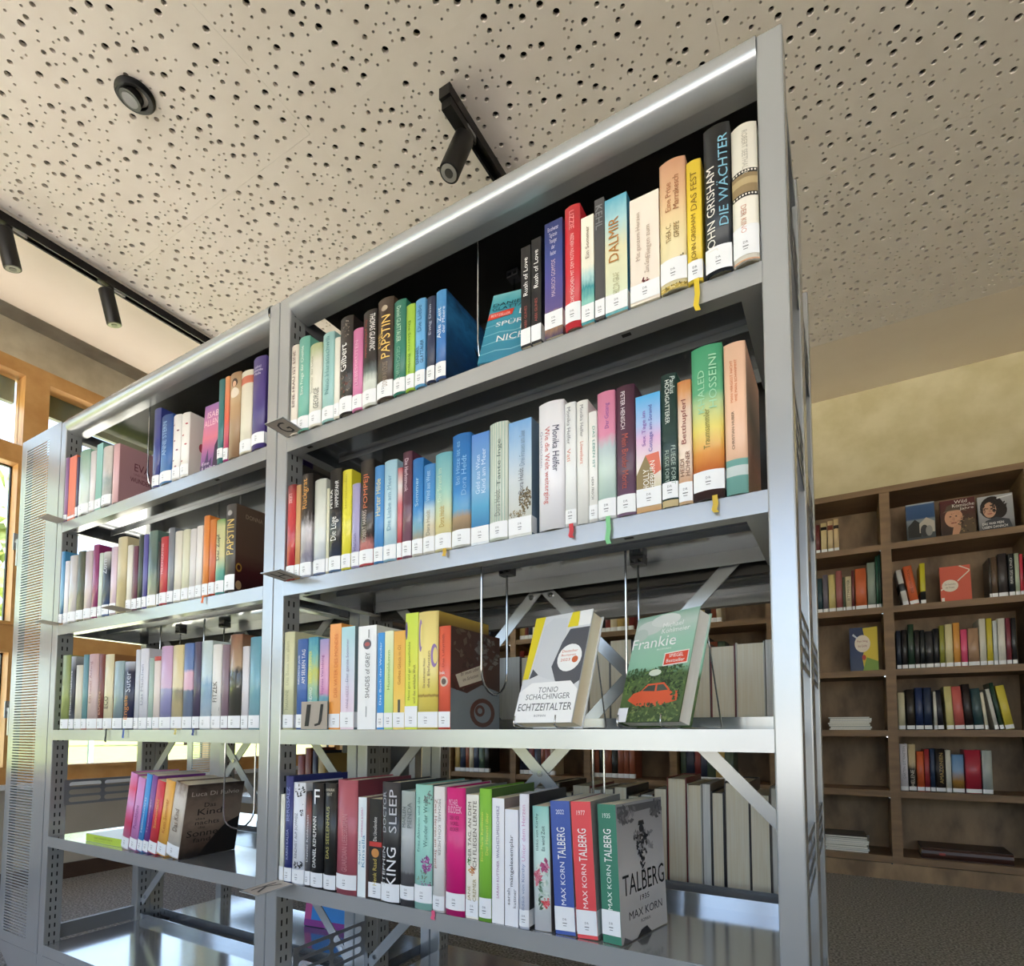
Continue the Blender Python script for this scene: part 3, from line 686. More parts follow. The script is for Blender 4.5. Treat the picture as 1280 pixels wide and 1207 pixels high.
A2 = [
 (240, 281, 600, K_, 'thin black', dict(hard=False, rnd=0, stick=False, t=[('Rush of Love', 'u', .50, .88, 0, .45, W_), ('ABBI GLINES', 'u', .18, .40, 0, .25, '#a8524b')])),
 (284, 325, 565, K_, 'thin black script-lettered', dict(hard=False, rnd=0, stick=False, t=[('Rush of Love', 'u', .52, .88, 0, .45, W_), ('ABBI GLINES', 'u', .2, .42, 0, .25, '#a8524b')])),
 (340, 415, 492, [(0, '#3a2d52'), (.15, '#c79a62'), (.24, '#5b4d86'), (.5, '#4a4a94'), (.7, '#36468a'), (1, '#232f63')], 'indigo palm-printed', dict(rnd=0, hard=False, noise=.12, lab=(.014, .042), t=[('MAURICIO GOMYDE', 'u', .34, .66, 0, .22, '#c9b2c8'), ('Ein schwarzer\nTag ist ein\nTrauriger\naber\nReicher', 'h', .70, .95, 0, .6, '#d4cfe6')])),
 (426, 491, 432, '#cf2f3a', 'scarlet', dict(lab=(.01, .041), t=[('DAS MÄDCHEN MIT DEM ROTEN HERZEN', 'u', .2, .76, 0, .28, '#f2c4c4'), ('LIZZIE', 'd', .8, .95, 0, .3, '#f09a9a')])),
 (494, 547, 472, [(0, '#3a8f9a'), (.2, '#8cc7bb'), (.34, '#2f8a93'), (.42, '#a9cfd0'), (.55, '#eae6d6'), (1, '#eee7d8')], 'white wave-printed', dict(noise=.2, rnd=0, hard=False, t=[('Ein Sommer', 'u', .6, .9, 0, .3, '#7b6a5a')])),
 (551, 591, 398, '#4c4c4e', 'slim charcoal', dict(rnd=0, t=[('KEHL', 'd', .74, .94, 0, .7, '#8b8c8f')])),
 (594, 687, 388, [(0, '#5aa9b5'), (.12, '#d9e2c6'), (.55, '#ded9b4'), (.8, '#a7cfd4'), (1, '#56a5bf')], 'aqua and pale yellow', dict(rnd=0, hard=False, side='#2d7fa3', noise=.1, t=[('DALMIR', 'u', .44, .82, -.1, .45, '#b3762f'), ('HILDA GRAF', 'u', .16, .34, .0, .3, '#b9b691')])),
 (699, 822, 382, '#ece0d3', 'wide cream paperback', dict(rnd=0, hard=False, lab=(.004, .03), t=[('Mit ganzem Herzen', 'u', .4, .85, -.2, .2, '#b9a595'), ('Fliegen zum', 'u', .4, .7, .14, .22, '#b9a595'), ('Zora Gray', 'u', .26, .4, .1, .2, '#a8927f')], deco=[('s', .02, .2, .1, .03, 14, ('#6a2b30', '#7c343a'), .003)])),
 (826, 936, 240, [(0, '#e8dcae'), (.45, '#e9d7a6'), (.75, '#e5ba90'), (1, '#dca27e')], 'peach', dict(lab=(.012, .046), t=[('THEA C.', 'u', .36, .50, -.15, .2, '#8a6a3a'), ('GREFE', 'u', .38, .50, .15, .2, '#8a6a3a'), ('Eine Prise', 'u', .60, .82, -.15, .22, '#a5643f'), ('Marrakesch', 'u', .60, .86, .15, .22, '#a5643f')], deco=[('b', .0, .035, '#b9a04c'), ('s', .36, .22, .1, .03, 10, ('#5b4a1e',), .0022), ('s', -.28, .20, .2, .012, 12, ('#6b5a2e',), .0016), ('s', .0, .025, .48, .02, 30, ('#5b4a1e', '#e0d09a'), .0018)])),
 (939, 1002, 240, '#efcf3f', 'yellow', dict(t=[('JOHN GRISHAM', 'u', .17, .55, 0, .42, '#7a5c12'), ('DAS FEST', 'u', .58, .9, 0, .42, '#7a5c12')], rib=('#dcbf2e', .046, .1))),
 (1013, 1124, 95, [(0, '#11161d'), (.3, '#18212b'), (1, '#121417')], 'tall black', dict(lab=.038, t=[('JOHN GRISHAM', 'u', .14, .72, -.2, .42, '#e6e3dd'), ('DIE WÄCHTER', 'u', .30, .92, .2, .42, '#7fb7cf')])),
 (1130, 1238, 95, '#ebe6da', 'white film-strip', dict(rnd=.2, lab=(.008, .05), t=[('ROBERT SEETHALER', 'd', .62, .94, .05, .22, '#b5b0a5'), ('DER KINO', 'd', .2, .40, -.05, .22, '#d3a08c')], deco=[('b', .46, .66, '#1b1a19'), ('b', .49, .63, '#8f7a58'), ('b', .55, .60, '#b5a078'), ('b', .0, .012, '#c99d80')] + [('d', -.42+.12*q, z, .035, .007, '#ece8de') for q in range(8) for z in (.475, .645)])),
]
nA, xA2 = row(cA2, A2, 0, -0.004, 'from the leaning blue cover on shelf G', first=1, group='novels on the shelf tagged G')
# ---------------- shelf B (tag H), right bay
cB1, cB2 = (340, 510, 3.765), (640, 420, 3.879)
B1 = [
 (72, 110, 365, [(0, '#b3242e'), (.8, '#c62f39'), (1, '#8c1d26')], 'glossy red', dict(coat=.6, t=[('LIEBE', 'd', .8, .9, 0, .4, '#e9b9b9')])),
 (111, 134, 365, '#cfa06d', 'thin tan', {}),
 (136, 190, 315, [(0, '#cfd3e4'), (.2, '#8f8da2'), (.45, '#c9c3c6'), (.6, '#2b2522'), (1, '#1f1a17')], 'black and silver', dict(noise=.3, coat=.5, t=[('Rückgrat', 'u', .66, .95, 0, .55, '#d39a4a')])),
 (199, 254, 340, [(0, '#7a8bb4'), (.18, '#cfd7e2'), (.5, '#dfe2dc'), (1, '#c9cdc2')], 'pale grey', dict(noise=.2, coat=.5)),
 (256, 269, 380, '#e1dfc4', 'thin ivory', dict(stick=False)),
 (271, 327, 292, [(0, '#6f8fb9'), (.12, '#31405c'), (.3, '#16171c'), (1, '#15110f')], 'black white-lettered', dict(coat=.4, t=[('Die Lüge', 'u', .30, .53, .05, .62, W_), ('PETRA', 'u', .62, .80, -.25, .26, '#e8e8e8'), ('HAMMESFAHR', 'u', .62, .88, .2, .26, '#e8e8e8')])),
 (330, 374, 295, '#e5dc3c', 'bright yellow', dict(coat=.5, t=[('Sternstunden', 'u', .6, .95, 0, .25, '#b3a52a')])),
 (376, 413, 358, '#aaa4cd', 'lavender', dict(t=[('Hansen', 'u', .2, .4, 0, .4, '#7b74a8')])),
 (415, 480, 250, [(0, '#c84a52'), (.2, '#d08a86'), (.3, '#2a1a17'), (1, '#1b1412')], 'black and red', dict(noise=.2, coat=.5, t=[('POMPEJI', 'u', .54, .86, .05, .4, '#d87a52'), ('ROBERT HARRIS', 'u', .22, .52, -.05, .3, '#c9b8b0')])),
 (482, 526, 275, '#4f93d3', 'mid-blue', dict(t=[('Harter Hilde', 'u', .48, .86, 0, .5, '#e7dca0')])),
 (528, 588, 250, [(0, '#9fc9e2'), (.4, '#c2dce6'), (1, '#a5cfe3')], 'powder-blue', dict(noise=.2, coat=.4, t=[('Die Liebe am Meer', 'u', .3, .85, 0, .3, '#7aa7c2')])),
 (590, 613, 283, [(0, '#c14450'), (.6, '#cf6d76'), (.8, '#e9e3e3'), (1, '#c14450')], 'thin red and white', dict(coat=.4)),
 (615, 659, 208, [(0, '#8b6577'), (.5, '#5f3048'), (1, '#5b2a41')], 'maroon', dict(coat=.5, t=[('Die Herbstmusik', 'd', .62, .93, 0, .4, '#dcc3cf')])),
 (662, 712, 240, [(0, '#e2dfd5'), (.16, '#b5a98e'), (.3, '#7fb3c9'), (.45, '#2f86c9'), (1, '#1d73bd')], 'blue beach-hut', dict(noise=.15, coat=.4, t=[('Sommer', 'u', .5, .8, 0, .3, '#a8d3ea')])),
 (714, 767, 268, [(0, '#e5e2da'), (.3, '#ded4b9'), (.5, '#b9cfd8'), (.6, '#4f97d3'), (1, '#3f8ad0')], 'blue and sand', dict(coat=.4, t=[('Dora Heldt', 'u', .2, .48, 0, .34, '#a8a08a'), ('Wind aus West', 'u', .58, .92, 0, .34, '#b7d8ee')])),
 (769, 846, 215, [(0, '#e4dcae'), (.25, '#e0d59a'), (.6, '#9ecbc0'), (1, '#6fb5c4')], 'turquoise to yellow', dict(noise=.1, rib=('#c9a53a', .012, .2), t=[('Der Strand im', 'u', .5, .84, -.15, .26, '#cfe3cf'), ('Dora Heldt', 'u', .24, .45, 0, .3, '#c1a35c')])),
 (850, 936, 126, [(0, '#d9dad6'), (.12, '#8d7b66'), (.27, '#b59a7b'), (.33, '#5ba3d2'), (.5, '#2f80c6'), (1, '#2672bd')], 'azure', dict(noise=.06, t=[('Bei Hitze ist es', 'u', .55, .93, -.12, .24, '#8dbde4'), ('Dora Heldt', 'u', .45, .8, .2, .24, '#8dbde4')])),
 (939, 1022, 118, [(0, '#e3e9f0'), (.14, '#2f78ae'), (.34, '#4f9ec9'), (.5, '#7fb0d8'), (1, '#4a7fc8')], 'light blue seaside', dict(noise=.04, rnd=0, t=[('Geld aus Wien', 'u', .45, .8, -.12, .24, '#cfe2f4'), ('Kind am Meer', 'u', .45, .85, .2, .24, '#cfe2f4')])),
 (1026, 1111, 72, '#d7ded2', 'striped white and green', dict(deco=[('p', [(-.5+.14*q, .12), (-.46+.14*q, .12), (-.46+.14*q, 1), (-.5+.14*q, 1)], '#9db8ae') for q in range(7)], t=[('Dora Heldt', 'u', .2, .42, .0, .3, '#8a8f86'), ('Tante Inge', 'u', .45, .85, .1, .26, '#6a7a74')])),
 (1114, 1222, 58, [(0, '#d9dcda'), (.12, '#c5c6bd'), (.5, '#c9d2da'), (.75, '#a3c0dc'), (1, '#6f9fd2')], 'sky-blue tree-printed', dict(noise=.1, rnd=0, side='#5c7287', t=[('Dora Heldt', 'u', .36, .58, .05, .22, '#6b6f78'), ('Drei Frauen am See', 'u', .6, .9, .1, .24, '#7d96b0')], deco=[('s', .22, .31, .26, .10, 150, ('#7b6a49', '#5d4f38', '#8f7f5e', '#4a4230'), .0026), ('s', -.1, .2, .36, .035, 60, ('#8f7f5e', '#6d5f45'), .002)], lab=(.004, .032))),
]
nB, xB = row(cB1, B1, 1, 0.0, 'from the post beside tag H', group='novels on the shelf tagged H')
B2 = [
 (132, 255, 324, '#efeef5', 'white red-lettered', dict(lab=None, t=[('Monika Helfer', 'd', .44, .80, .22, .24, '#4a4d6b'), ('Wie die Welt weiterging', 'd', .2, .80, -.14, .26, '#cf6f6f'), ('Geschichten', 'd', .5, .78, -.36, .12, '#a9a9bd')])),
 (258, 312, 325, '#eceef0', 'slim white', dict(lab=(.004, .026), t=[('Monika Helfer', 'd', .66, .96, -.1, .34, '#8b8d95'), ('Vati', 'd', .52, .62, -.1, .34, '#d98b79')], rib=('#c93a44', .02, .1))),
 (315, 371, 315, '#ebebe9', 'slim ivory-white', dict(lab=None, t=[('Monika Helfer', 'd', .7, .96, 0, .3, '#8b8d95'), ('Löwenherz', 'd', .48, .66, 0, .3, '#d98b79')])),
 (373, 415, 368, '#f1f0ee', 'slim white turquoise-lettered', dict(t=[('DAS LEBEN IST', 'd', .48, .86, .15, .26, '#5aa39a'), ('HERR FRISCH', 'd', .2, .4, 0, .26, '#777777')], lab=(.004, .026))),
 (417, 503, 272, [(0, '#eef0f2'), (.14, '#b9d3cd'), (.4, '#c9dbd6'), (.56, '#b7c7cc'), (.66, '#dc8fae'), (1, '#dd86a7')], 'pink and misty green', dict(noise=.12, t=[('Der Gesang', 'u', .7, .9, .1, .3, '#9a5fa8')], rib=('#7cc48c', .040, .1))),
 (508, 598, 243, [(0, '#8a6f8c'), (.3, '#5b3a52'), (1, '#4f2b3f')], 'plum', dict(t=[('PETER HENISCH', 'd', .66, .95, -.1, .24, '#e6dce2'), ('Mein Bruder Moritz', 'd', .2, .62, 0, .34, '#b85a4c')])),
 (602, 722, 282, [(0, '#b98a52'), (.16, '#cfc7a5'), (.4, '#e9dede'), (.62, '#dcb4d8'), (.75, '#a9bfe6'), (1, '#49a8e0')], 'pastel cottage-printed', dict(rnd=0, hard=False, side='#3b6d8c', lab=(.008, .035), t=[('Sex Tage im', 'u', .56, .86, -.15, .2, '#8b5bb0'), ('Cottage am Strand', 'u', .5, .9, .12, .2, '#5b5fb0'), ('HOLLY', 'u', .18, .36, -.1, .24, '#f2efe8'), ('HEPBURN', 'u', .18, .42, .16, .2, '#f2efe8')], deco=[('p', [(-.5, .12), (-.5, .32), (-.12, .48), (.22, .30), (.22, .12)], '#8d7a52'), ('p', [(-.12, .48), (.42, .49), (.5, .33), (.22, .30)], '#d9725c')])),
 (726, 803, 186, '#1c3a36', 'dark green', dict(t=[('Paulus', 'd', .84, .97, .25, .3, '#c9d6cf'), ('HOCHGATTERER', 'd', .62, .95, -.08, .28, '#dfe6e0'), ('FLIEGE FORT', 'd', .16, .45, .25, .26, '#a9bdb4'), ('FLIEGE FORT', 'd', .18, .42, -.15, .26, '#a9bdb4')], lab=(.012, .036), deco=[('b', 0, .05, '#b5a378')])),
 (806, 873, 218, [(0, '#e5c6a0'), (.1, '#d9965c'), (.3, '#edd8c6'), (.75, '#ecd2c0'), (.92, '#e0a06a'), (1, '#d98f55')], 'cream and orange', dict(noise=.1, t=[('Betthupferl', 'u', .48, .84, 0, .46, '#8a3f3c'), ('HEIDI', 'u', .22, .36, -.2, .3, '#7d4a35'), ('HOHNER', 'u', .22, .42, .2, .3, '#7d4a35')])),
 (876, 1026, 52, [(0, '#3a2a2a'), (.1, '#4a2f2c'), (.15, '#c9602f'), (.3, '#e59a48'), (.45, '#e7d56b'), (.62, '#b5cf9a'), (.7, '#5fae84'), (1, '#4aa478')], 'green to sunset-orange', dict(noise=.04, lab=(.012, .040), t=[('KHALED', 'u', .56, .84, -.18, .22, '#9fd0ae'), ('HOSSEINI', 'u', .58, .93, .2, .24, '#9fd0ae'), ('Traumsammler', 'u', .32, .58, -.02, .2, '#7d7a3a')], rib=('#c9ab3a', .022, .2))),
 (1033, 1140, 34, [(0, '#7fb5ae'), (.11, '#7fb5ae'), (.115, '#dfeaea'), (.18, '#dfeaea'), (.181, '#7fb5ae'), (.225, '#7fb5ae'), (.226, '#efc3a5'), (1, '#efc0a2')], 'salmon-pink and teal', dict(const=True, side=[(0, '#8c6a52'), (.3, '#b07a62'), (.6, '#6e5b4a'), (1, '#d9a58a')], lab=None, t=[('MAN VERGISST NICHT', 'u', .6, .88, -.15, .12, '#d97a4e'), ('WIE MAN SCHWIMMT', 'u', .6, .88, .05, .12, '#d97a4e'), ('CHRISTIAN HUBER', 'u', .29, .54, -.12, .12, '#5b3f35')])),
]
row(cB2, B2, 1, -0.001, 'from the tree-printed book on shelf H', xmin=xB, group='novels on the shelf tagged H')
# ---------------- shelf C (tag IJ), right bay
cC = (340, 740, 4.267)
brown = [(0, '#7d868b'), (.25, '#6b6a66'), (.4, '#4d2c22'), (.7, '#5d4a3c'), (.85, '#46251b'), (1, '#c9a94a')]
C1 = [
 (48, 118, 215, '#dcdcb4', 'pale green-cream', dict(d=.12, t=[('MARIANNE', 'u', .2, .4, 0, .3, '#aeb08a'), ('Das Beste von allem', 'u', .45, .9, 0, .28, '#bcbd96')])),
 (133, 188, 252, '#4a6fb3', 'cobalt-blue white-lettered', dict(t=[('NÄCHSTES JAHR', 'u', .5, .82, -.15, .26, W_), ('AM SELBEN TAG', 'u', .5, .88, .25, .26, W_)])),
 (190, 244, 242, [(0, '#5fa7c2'), (.3, '#7fc1c2'), (.6, '#c9cf6a'), (.8, '#7fc4c2'), (1, '#4f9fbf')], 'teal and yellow', dict(noise=.3, t=[('ENDLICH SOMMER', 'u', .5, .85, -.1, .3, '#f0e76a'), ('IRGENDWO', 'u', .2, .45, 0, .3, W_)])),
 (252, 302, 252, [(0, '#4a8fae'), (.36, '#7fb0c2'), (.4, '#d99ac4'), (.7, '#e6b4d2'), (1, '#a9a4d8')], 'pink-lilac', dict(noise=.08, t=[('Sophies Verlobung', 'u', .38, .82, 0, .34, '#a04f9a')])),
 (306, 366, 170, '#f0a04b', 'orange', dict(hard=False, rnd=0, t=[('DER VATER DES MONDES', 'u', .3, .9, .1, .3, '#d8762f')])),
 (368, 440, 185, [(0, '#e9d3de'), (.3, '#dfd0e4'), (.6, '#cfdbe8'), (1, '#a9d6dc')], 'pale blue and pink', dict(noise=.1, hard=False, rnd=0, side='#73878e', lab=(.004, .034), t=[('Der ganze Sommer', 'u', .46, .88, 0, .26, '#8f8fb0'), ('ANNE HERTZ', 'u', .2, .42, 0, .2, '#b7a0bd')])),
 (458, 555, 180, '#eff0f2', 'white grey-lettered', dict(hard=False, rnd=0, lab=None, t=[('SHADES of GREY', 'u', .30, .74, .05, .24, '#6d6f75'), ('I', 'h', .88, .96, .1, .05, '#7d7f85'), ('I', 'h', .12, .22, .0, .04, '#8f9196')], deco=[('d', 0, .82, .22, .05, '#5b5560'), ('d', 0, .82, .14, .02, '#b0524f')])),
 (563, 598, 217, '#2f90d8', 'bright blue', dict(hard=False, rnd=0, t=[('Das Buch der Wunder', 'u', .25, .9, 0, .3, '#d6ecfa')])),
 (600, 646, 207, [(0, '#b9d877'), (.5, '#cfe39a'), (1, '#e6e8c4')], 'pale lime', dict(hard=False, rnd=0, t=[('Hummeldumm', 'u', .4, .8, 0, .3, '#7fa03f')])),
 (648, 709, 207, [(0, '#e9d36a'), (.4, '#efc44f'), (1, '#e6a93f')], 'golden yellow', dict(hard=False, rnd=0, t=[('Gelbes Glück in Öl', 'u', .45, .85, 0, .3, '#b8742f')], deco=[('p', [(-.1, .14), (.12, .14), (.12, .30), (-.1, .30)], '#4a4a3f')])),
 (711, 778, 112, [(0, '#d4da3c'), (.5, '#dfe04a'), (1, '#c4d83a')], 'tall lime-yellow', dict(hard=False, rnd=0, d=.14, lab=(.004, .042), t=[('Meine ganz und gar ungewöhnliche', 'u', .25, .75, -.15, .22, '#5f7a2a'), ('und das wirkliche Welt', 'u', .22, .55, .25, .2, '#7a6a3a')], deco=[('d', -.42, .85, .08, .08, '#5f4a7a')])),
 (780, 888, 106, [(0, '#e8d262'), (.27, '#e9d468'), (.285, '#b08a4a'), (.3, '#ecd96a'), (.5, '#efe08c'), (1, '#ecd88a')], 'tall yellow violet-swirled', dict(d=.165, side=brown, noise=.03, t=[('Die wundersamen Welten', 'u', .35, .6, -.1, .12, '#8a6a5a'), ('des Elefanten', 'u', .35, .66, .12, .12, '#8a6a5a')], deco=[('d', -.34, .8, .12, .14, '#8a6aa3'), ('d', -.28, .8, .08, .10, '#e6d27a'), ('d', .34, .62, .14, .10, '#8a6aa3'), ('d', .38, .62, .09, .07, '#e6d27a')])),
 (890, 953, 182, '#e2634a', 'coral-red', dict(d=.165, side='#4a2b22', t=[('Ink', 'h', .53, .56, -.1, .5, W_), ('Das Labyrinth', 'u', .6, .92, 0, .26, '#b04030')], deco=[('d', 0, .46, .32, .05, '#c9b5a5'), ('d', 0, .46, .2, .03, '#5f4a42')],
   prn=[('p', [(.0, .0), (.99, .0), (.99, .4), (.6, .46), (.3, .36), (0, .4)], '#7f888e'), ('s', .3, .7, .36, .3, 60, ('#5d4a3c', '#4a2a20', '#6b5a4c', '#3f241c'), .07), ('s', .72, .8, .24, .16, 40, ('#6f6a66', '#857f7a', '#5f5a56'), .06), ('d', .62, .17, (.26, .15), '#5a3226'), ('d', .62, .17, (.18, .105), '#7f888e'), ('d', .56, .19, (.10, .06), '#5a3226'), ('d', .56, .19, (.05, .03), '#7f888e'),
        ('p', [(.0, .52), (.62, .70), (.70, .50), (.10, .38)], '#5a2f25'), ('p', [(.08, .53), (.58, .665), (.64, .52), (.16, .41)], '#d8cdb8'), ('t', 'Ihr neues Leben', .18, .54, .52, .56, '#6d4a3f', .09), ('t', 'im Schatten', .22, .52, .47, .505, '#6d4a3f', .07)])),
]
nC, xC = row(cC, C1, 2, 0.004, 'from the post on shelf IJ', xmin=.0025, group='books on the shelf tagged IJ')
# ---------------- shelf D (tag K), right bay
cD1, cD2 = (340, 930, 3.765), (600, 930, 2.977)
D1 = [
 (38, 58, 235, '#e9e8d8', 'thin cream', dict(stick=False)),
 (62, 97, 150, '#2c3578', 'royal-blue', dict(d=.15, t=[('KARIN KALISA', 'u', .22, .5, 0, .3, '#b7bde0'), ('BERGSALZ', 'u', .58, .9, 0, .42, '#8f98d0')])),
 (99, 156, 180, '#e6e9f1', 'white bird-printed', dict(deco=[('s', .1, .92, .36, .06, 16, ('#1c1c20',), .0034), ('s', .25, .74, .2, .06, 7, ('#1c1c20', '#3a3a42'), .003), ('s', .1, .2, .34, .035, 16, ('#26262c',), .004)], t=[('KINDHEIT AUF SCHWEIZ', 'u', .26, .7, -.1, .24, '#6a6d7c')])),
 (158, 184, 222, [(0, '#3a3a3e'), (.5, '#6a6a70'), (.8, '#8a4a44'), (1, '#1a1a1c')], 'thin grey and rust', dict(t=[('Daniel Kehlmann', 'u', .26, .75, 0, .35, '#d8d8dc')])),
 (186, 243, 182, '#17171a', 'black', dict(t=[('DANIEL KEHLMANN', 'u', .20, .68, -.1, .30, W_), ('F', 'h', .80, .94, .05, .42, W_)])),
 (247, 304, 182, '#1b1a19', 'black olive-lettered', dict(t=[('DAS SEELENHAUS', 'u', .30, .78, -.1, .28, '#b7b36a'), ('HANNAH\nKENT', 'h', .88, .95, .0, .7, '#c9c6b4')], d=.15)),
 (308, 402, 168, '#b25a66', 'dusty rose', dict(side='#7d3d49', d=.155, lab=(.01, .038), t=[('GUARDIAN LIEBESROMAN', 'u', .2, .7, 0, .26, '#c98a8f')], prn=[('t', 'MARIAN', .2, .7, .80, .86, '#3c1c22')])),
 (404, 443, 250, '#e9f0f2', 'white blue-lettered', dict(hard=False, rnd=0, side='#9a7a74', lab=None, d=.12, t=[('Sophie', 'u', .32, .56, -.22, .3, '#4f8fae'), ('Kinsella', 'u', .30, .62, .2, .34, '#4f8fae'), ('SHOPAHOLIC & FAMILY', 'u', .6, .9, 0, .22, '#c76a9a')])),
 (457, 516, 258, [(0, '#1f1c1b'), (.5, '#231f1d'), (.52, '#c23a35'), (.56, '#c23a35'), (.57, '#211d1b'), (1, '#26221f')], 'black red-banded', dict(hard=False, rnd=0, const=True, d=.13, side='#7c3f38', t=[('Die Unvollendete', 'u', .58, .82, 0, .28, '#e6e2dc'), ('Henk Raad', 'u', .14, .4, 0, .3, '#c9b45a')], deco=[('d', 0, .46, .3, .045, '#c98a4a')])),
 (518, 604, 178, [(0, '#1d1c1d'), (.7, '#29282a'), (1, '#3d3c3f')], 'black white-lettered thick', dict(lab=(.003, .035), t=[('STEPHEN', 'u', .14, .46, -.3, .2, '#cfcfd2'), ('KING', 'u', .14, .46, .12, .46, '#e9e9ec'), ('DOCTOR', 'u', .58, .92, -.28, .22, '#b9b9be'), ('SLEEP', 'u', .58, .94, .18, .36, '#c9c9ce')])),
 (607, 672, 220, [(0, '#47464a'), (.28, '#5c5b5e'), (.3, '#8e9092'), (.6, '#b5b9ba'), (.8, '#9aa09f'), (1, '#aab5b2')], 'grey misty', dict(noise=.06, lab=(.012, .036), side='#3b3d40', t=[('MARLEN', 'u', .68, .86, -.2, .26, '#55605e'), ('PIENDA', 'u', .68, .9, .2, .26, '#6a7472')])),
 (674, 756, 190, [(0, '#9fd6cb'), (.5, '#a4dace'), (1, '#94cdc0')], 'mint flower-printed', dict(lab=(.012, .042), d=.15, side='#5b6f6a', t=[('Frau Altmann und die', 'u', .46, .9, -.22, .16, '#5b8a80'), ('Wunder der Welt', 'u', .5, .88, .18, .2, '#4f7f76')], deco=[('s', .2, .36, .24, .06, 26, ('#a85a9a', '#7d3f7a', '#c98abf', '#8a4f86'), .0048), ('s', -.05, .26, .3, .05, 14, ('#6f8a6a', '#8aa592'), .0035), ('s', .3, .9, .22, .05, 16, ('#6d7f78', '#8a9a92'), .004), ('s', .2, .2, .28, .04, 14, ('#4f5f5a', '#b07aa5'), .003)])),
 (760, 814, 200, '#eceae6', 'slim white', dict(lab=(.004, .028), d=.15, rib=('#d9527a', .012, -.3), t=[('MICHAEL KÖHLMEIER', 'd', .45, .9, .15, .26, '#8d8a86'), ('Zwei Herren am Strand', 'd', .35, .9, -.2, .26, '#a86a5a')])),
 (821, 911, 205, '#d81e7c', 'magenta', dict(lab=(.01, .038), side='#7f7f80', t=[('MICHAEL', 'h', .86, .91, -.05, .5, '#f3b9d4'), ('BUDDEEK', 'h', .80, .855, 0, .7, '#f3b9d4'), ('DER VER\nWOREL\nBECKER', 'h', .66, .78, 0, .5, '#8f1553')])),
 (914, 972, 238, '#efeade', 'off-white child-drawing', dict(hard=False, rnd=0, t=[('DER TAG, AN DEM', 'u', .46, .94, -.18, .3, '#5a4a34'), ('ICH FLIEGEN LERNTE', 'u', .40, .95, .22, .3, '#5a4a34'), ('JANE', 'u', .14, .26, -.2, .26, '#9a8a4a'), ('CREMER', 'u', .14, .32, .2, .26, '#9a8a4a')], deco=[('s', -.05, .38, .26, .035, 18, ('#c9803f', '#d9a05f', '#b5562f'), .003), ('s', -.28, .45, .14, .02, 8, ('#5a9a4a',), .0026)])),
 (976, 1034, 210, '#83c041', 'leaf-green', dict(lab=(.006, .038), side='#4a6b2e', d=.15, t=[('Eliza-Marie Kammann', 'u', .45, .82, -.2, .2, '#e2dd62'), ('Der Himmel über', 'u', .5, .82, .2, .2, '#e2dd62')])),
 (1036, 1093, 255, '#eeeef2', 'white violet-lettered', dict(hard=False, rnd=0, lab=None, side='#8d807c', d=.13, t=[('SARAH KUTTNER', 'u', .2, .5, 0, .2, '#a87aa0'), ('WACHSTUMSSCHMERZ', 'u', .52, .94, 0, .24, '#8a7f9f')])),
 (1096, 1158, 308, '#ebecf3', 'white handwriting-lettered', dict(hard=False, rnd=0, lab=None, d=.12, t=[('mängelexemplar', 'u', .34, .78, .05, .34, '#4a4a52'), ('sarah', 'u', .18, .32, -.2, .22, '#6a6a74'), ('kuttner', 'u', .16, .32, .26, .22, '#6a6a74')])),
 (1165, 1211, 235, '#e3e4ef', 'lilac-white', dict(lab=(.004, .03), d=.14, side='#2b2c30', t=[('Ildikó von Kürthy', 'u', .14, .48, 0, .36, '#7f8fb5'), ('Unter dem Herzen', 'u', .5, .92, 0, .36, '#cf9ac0')])),
]
nD, xD = row(cD1, D1, 3, 0.004, 'from the post beside tag K', group='books on the shelf tagged K')
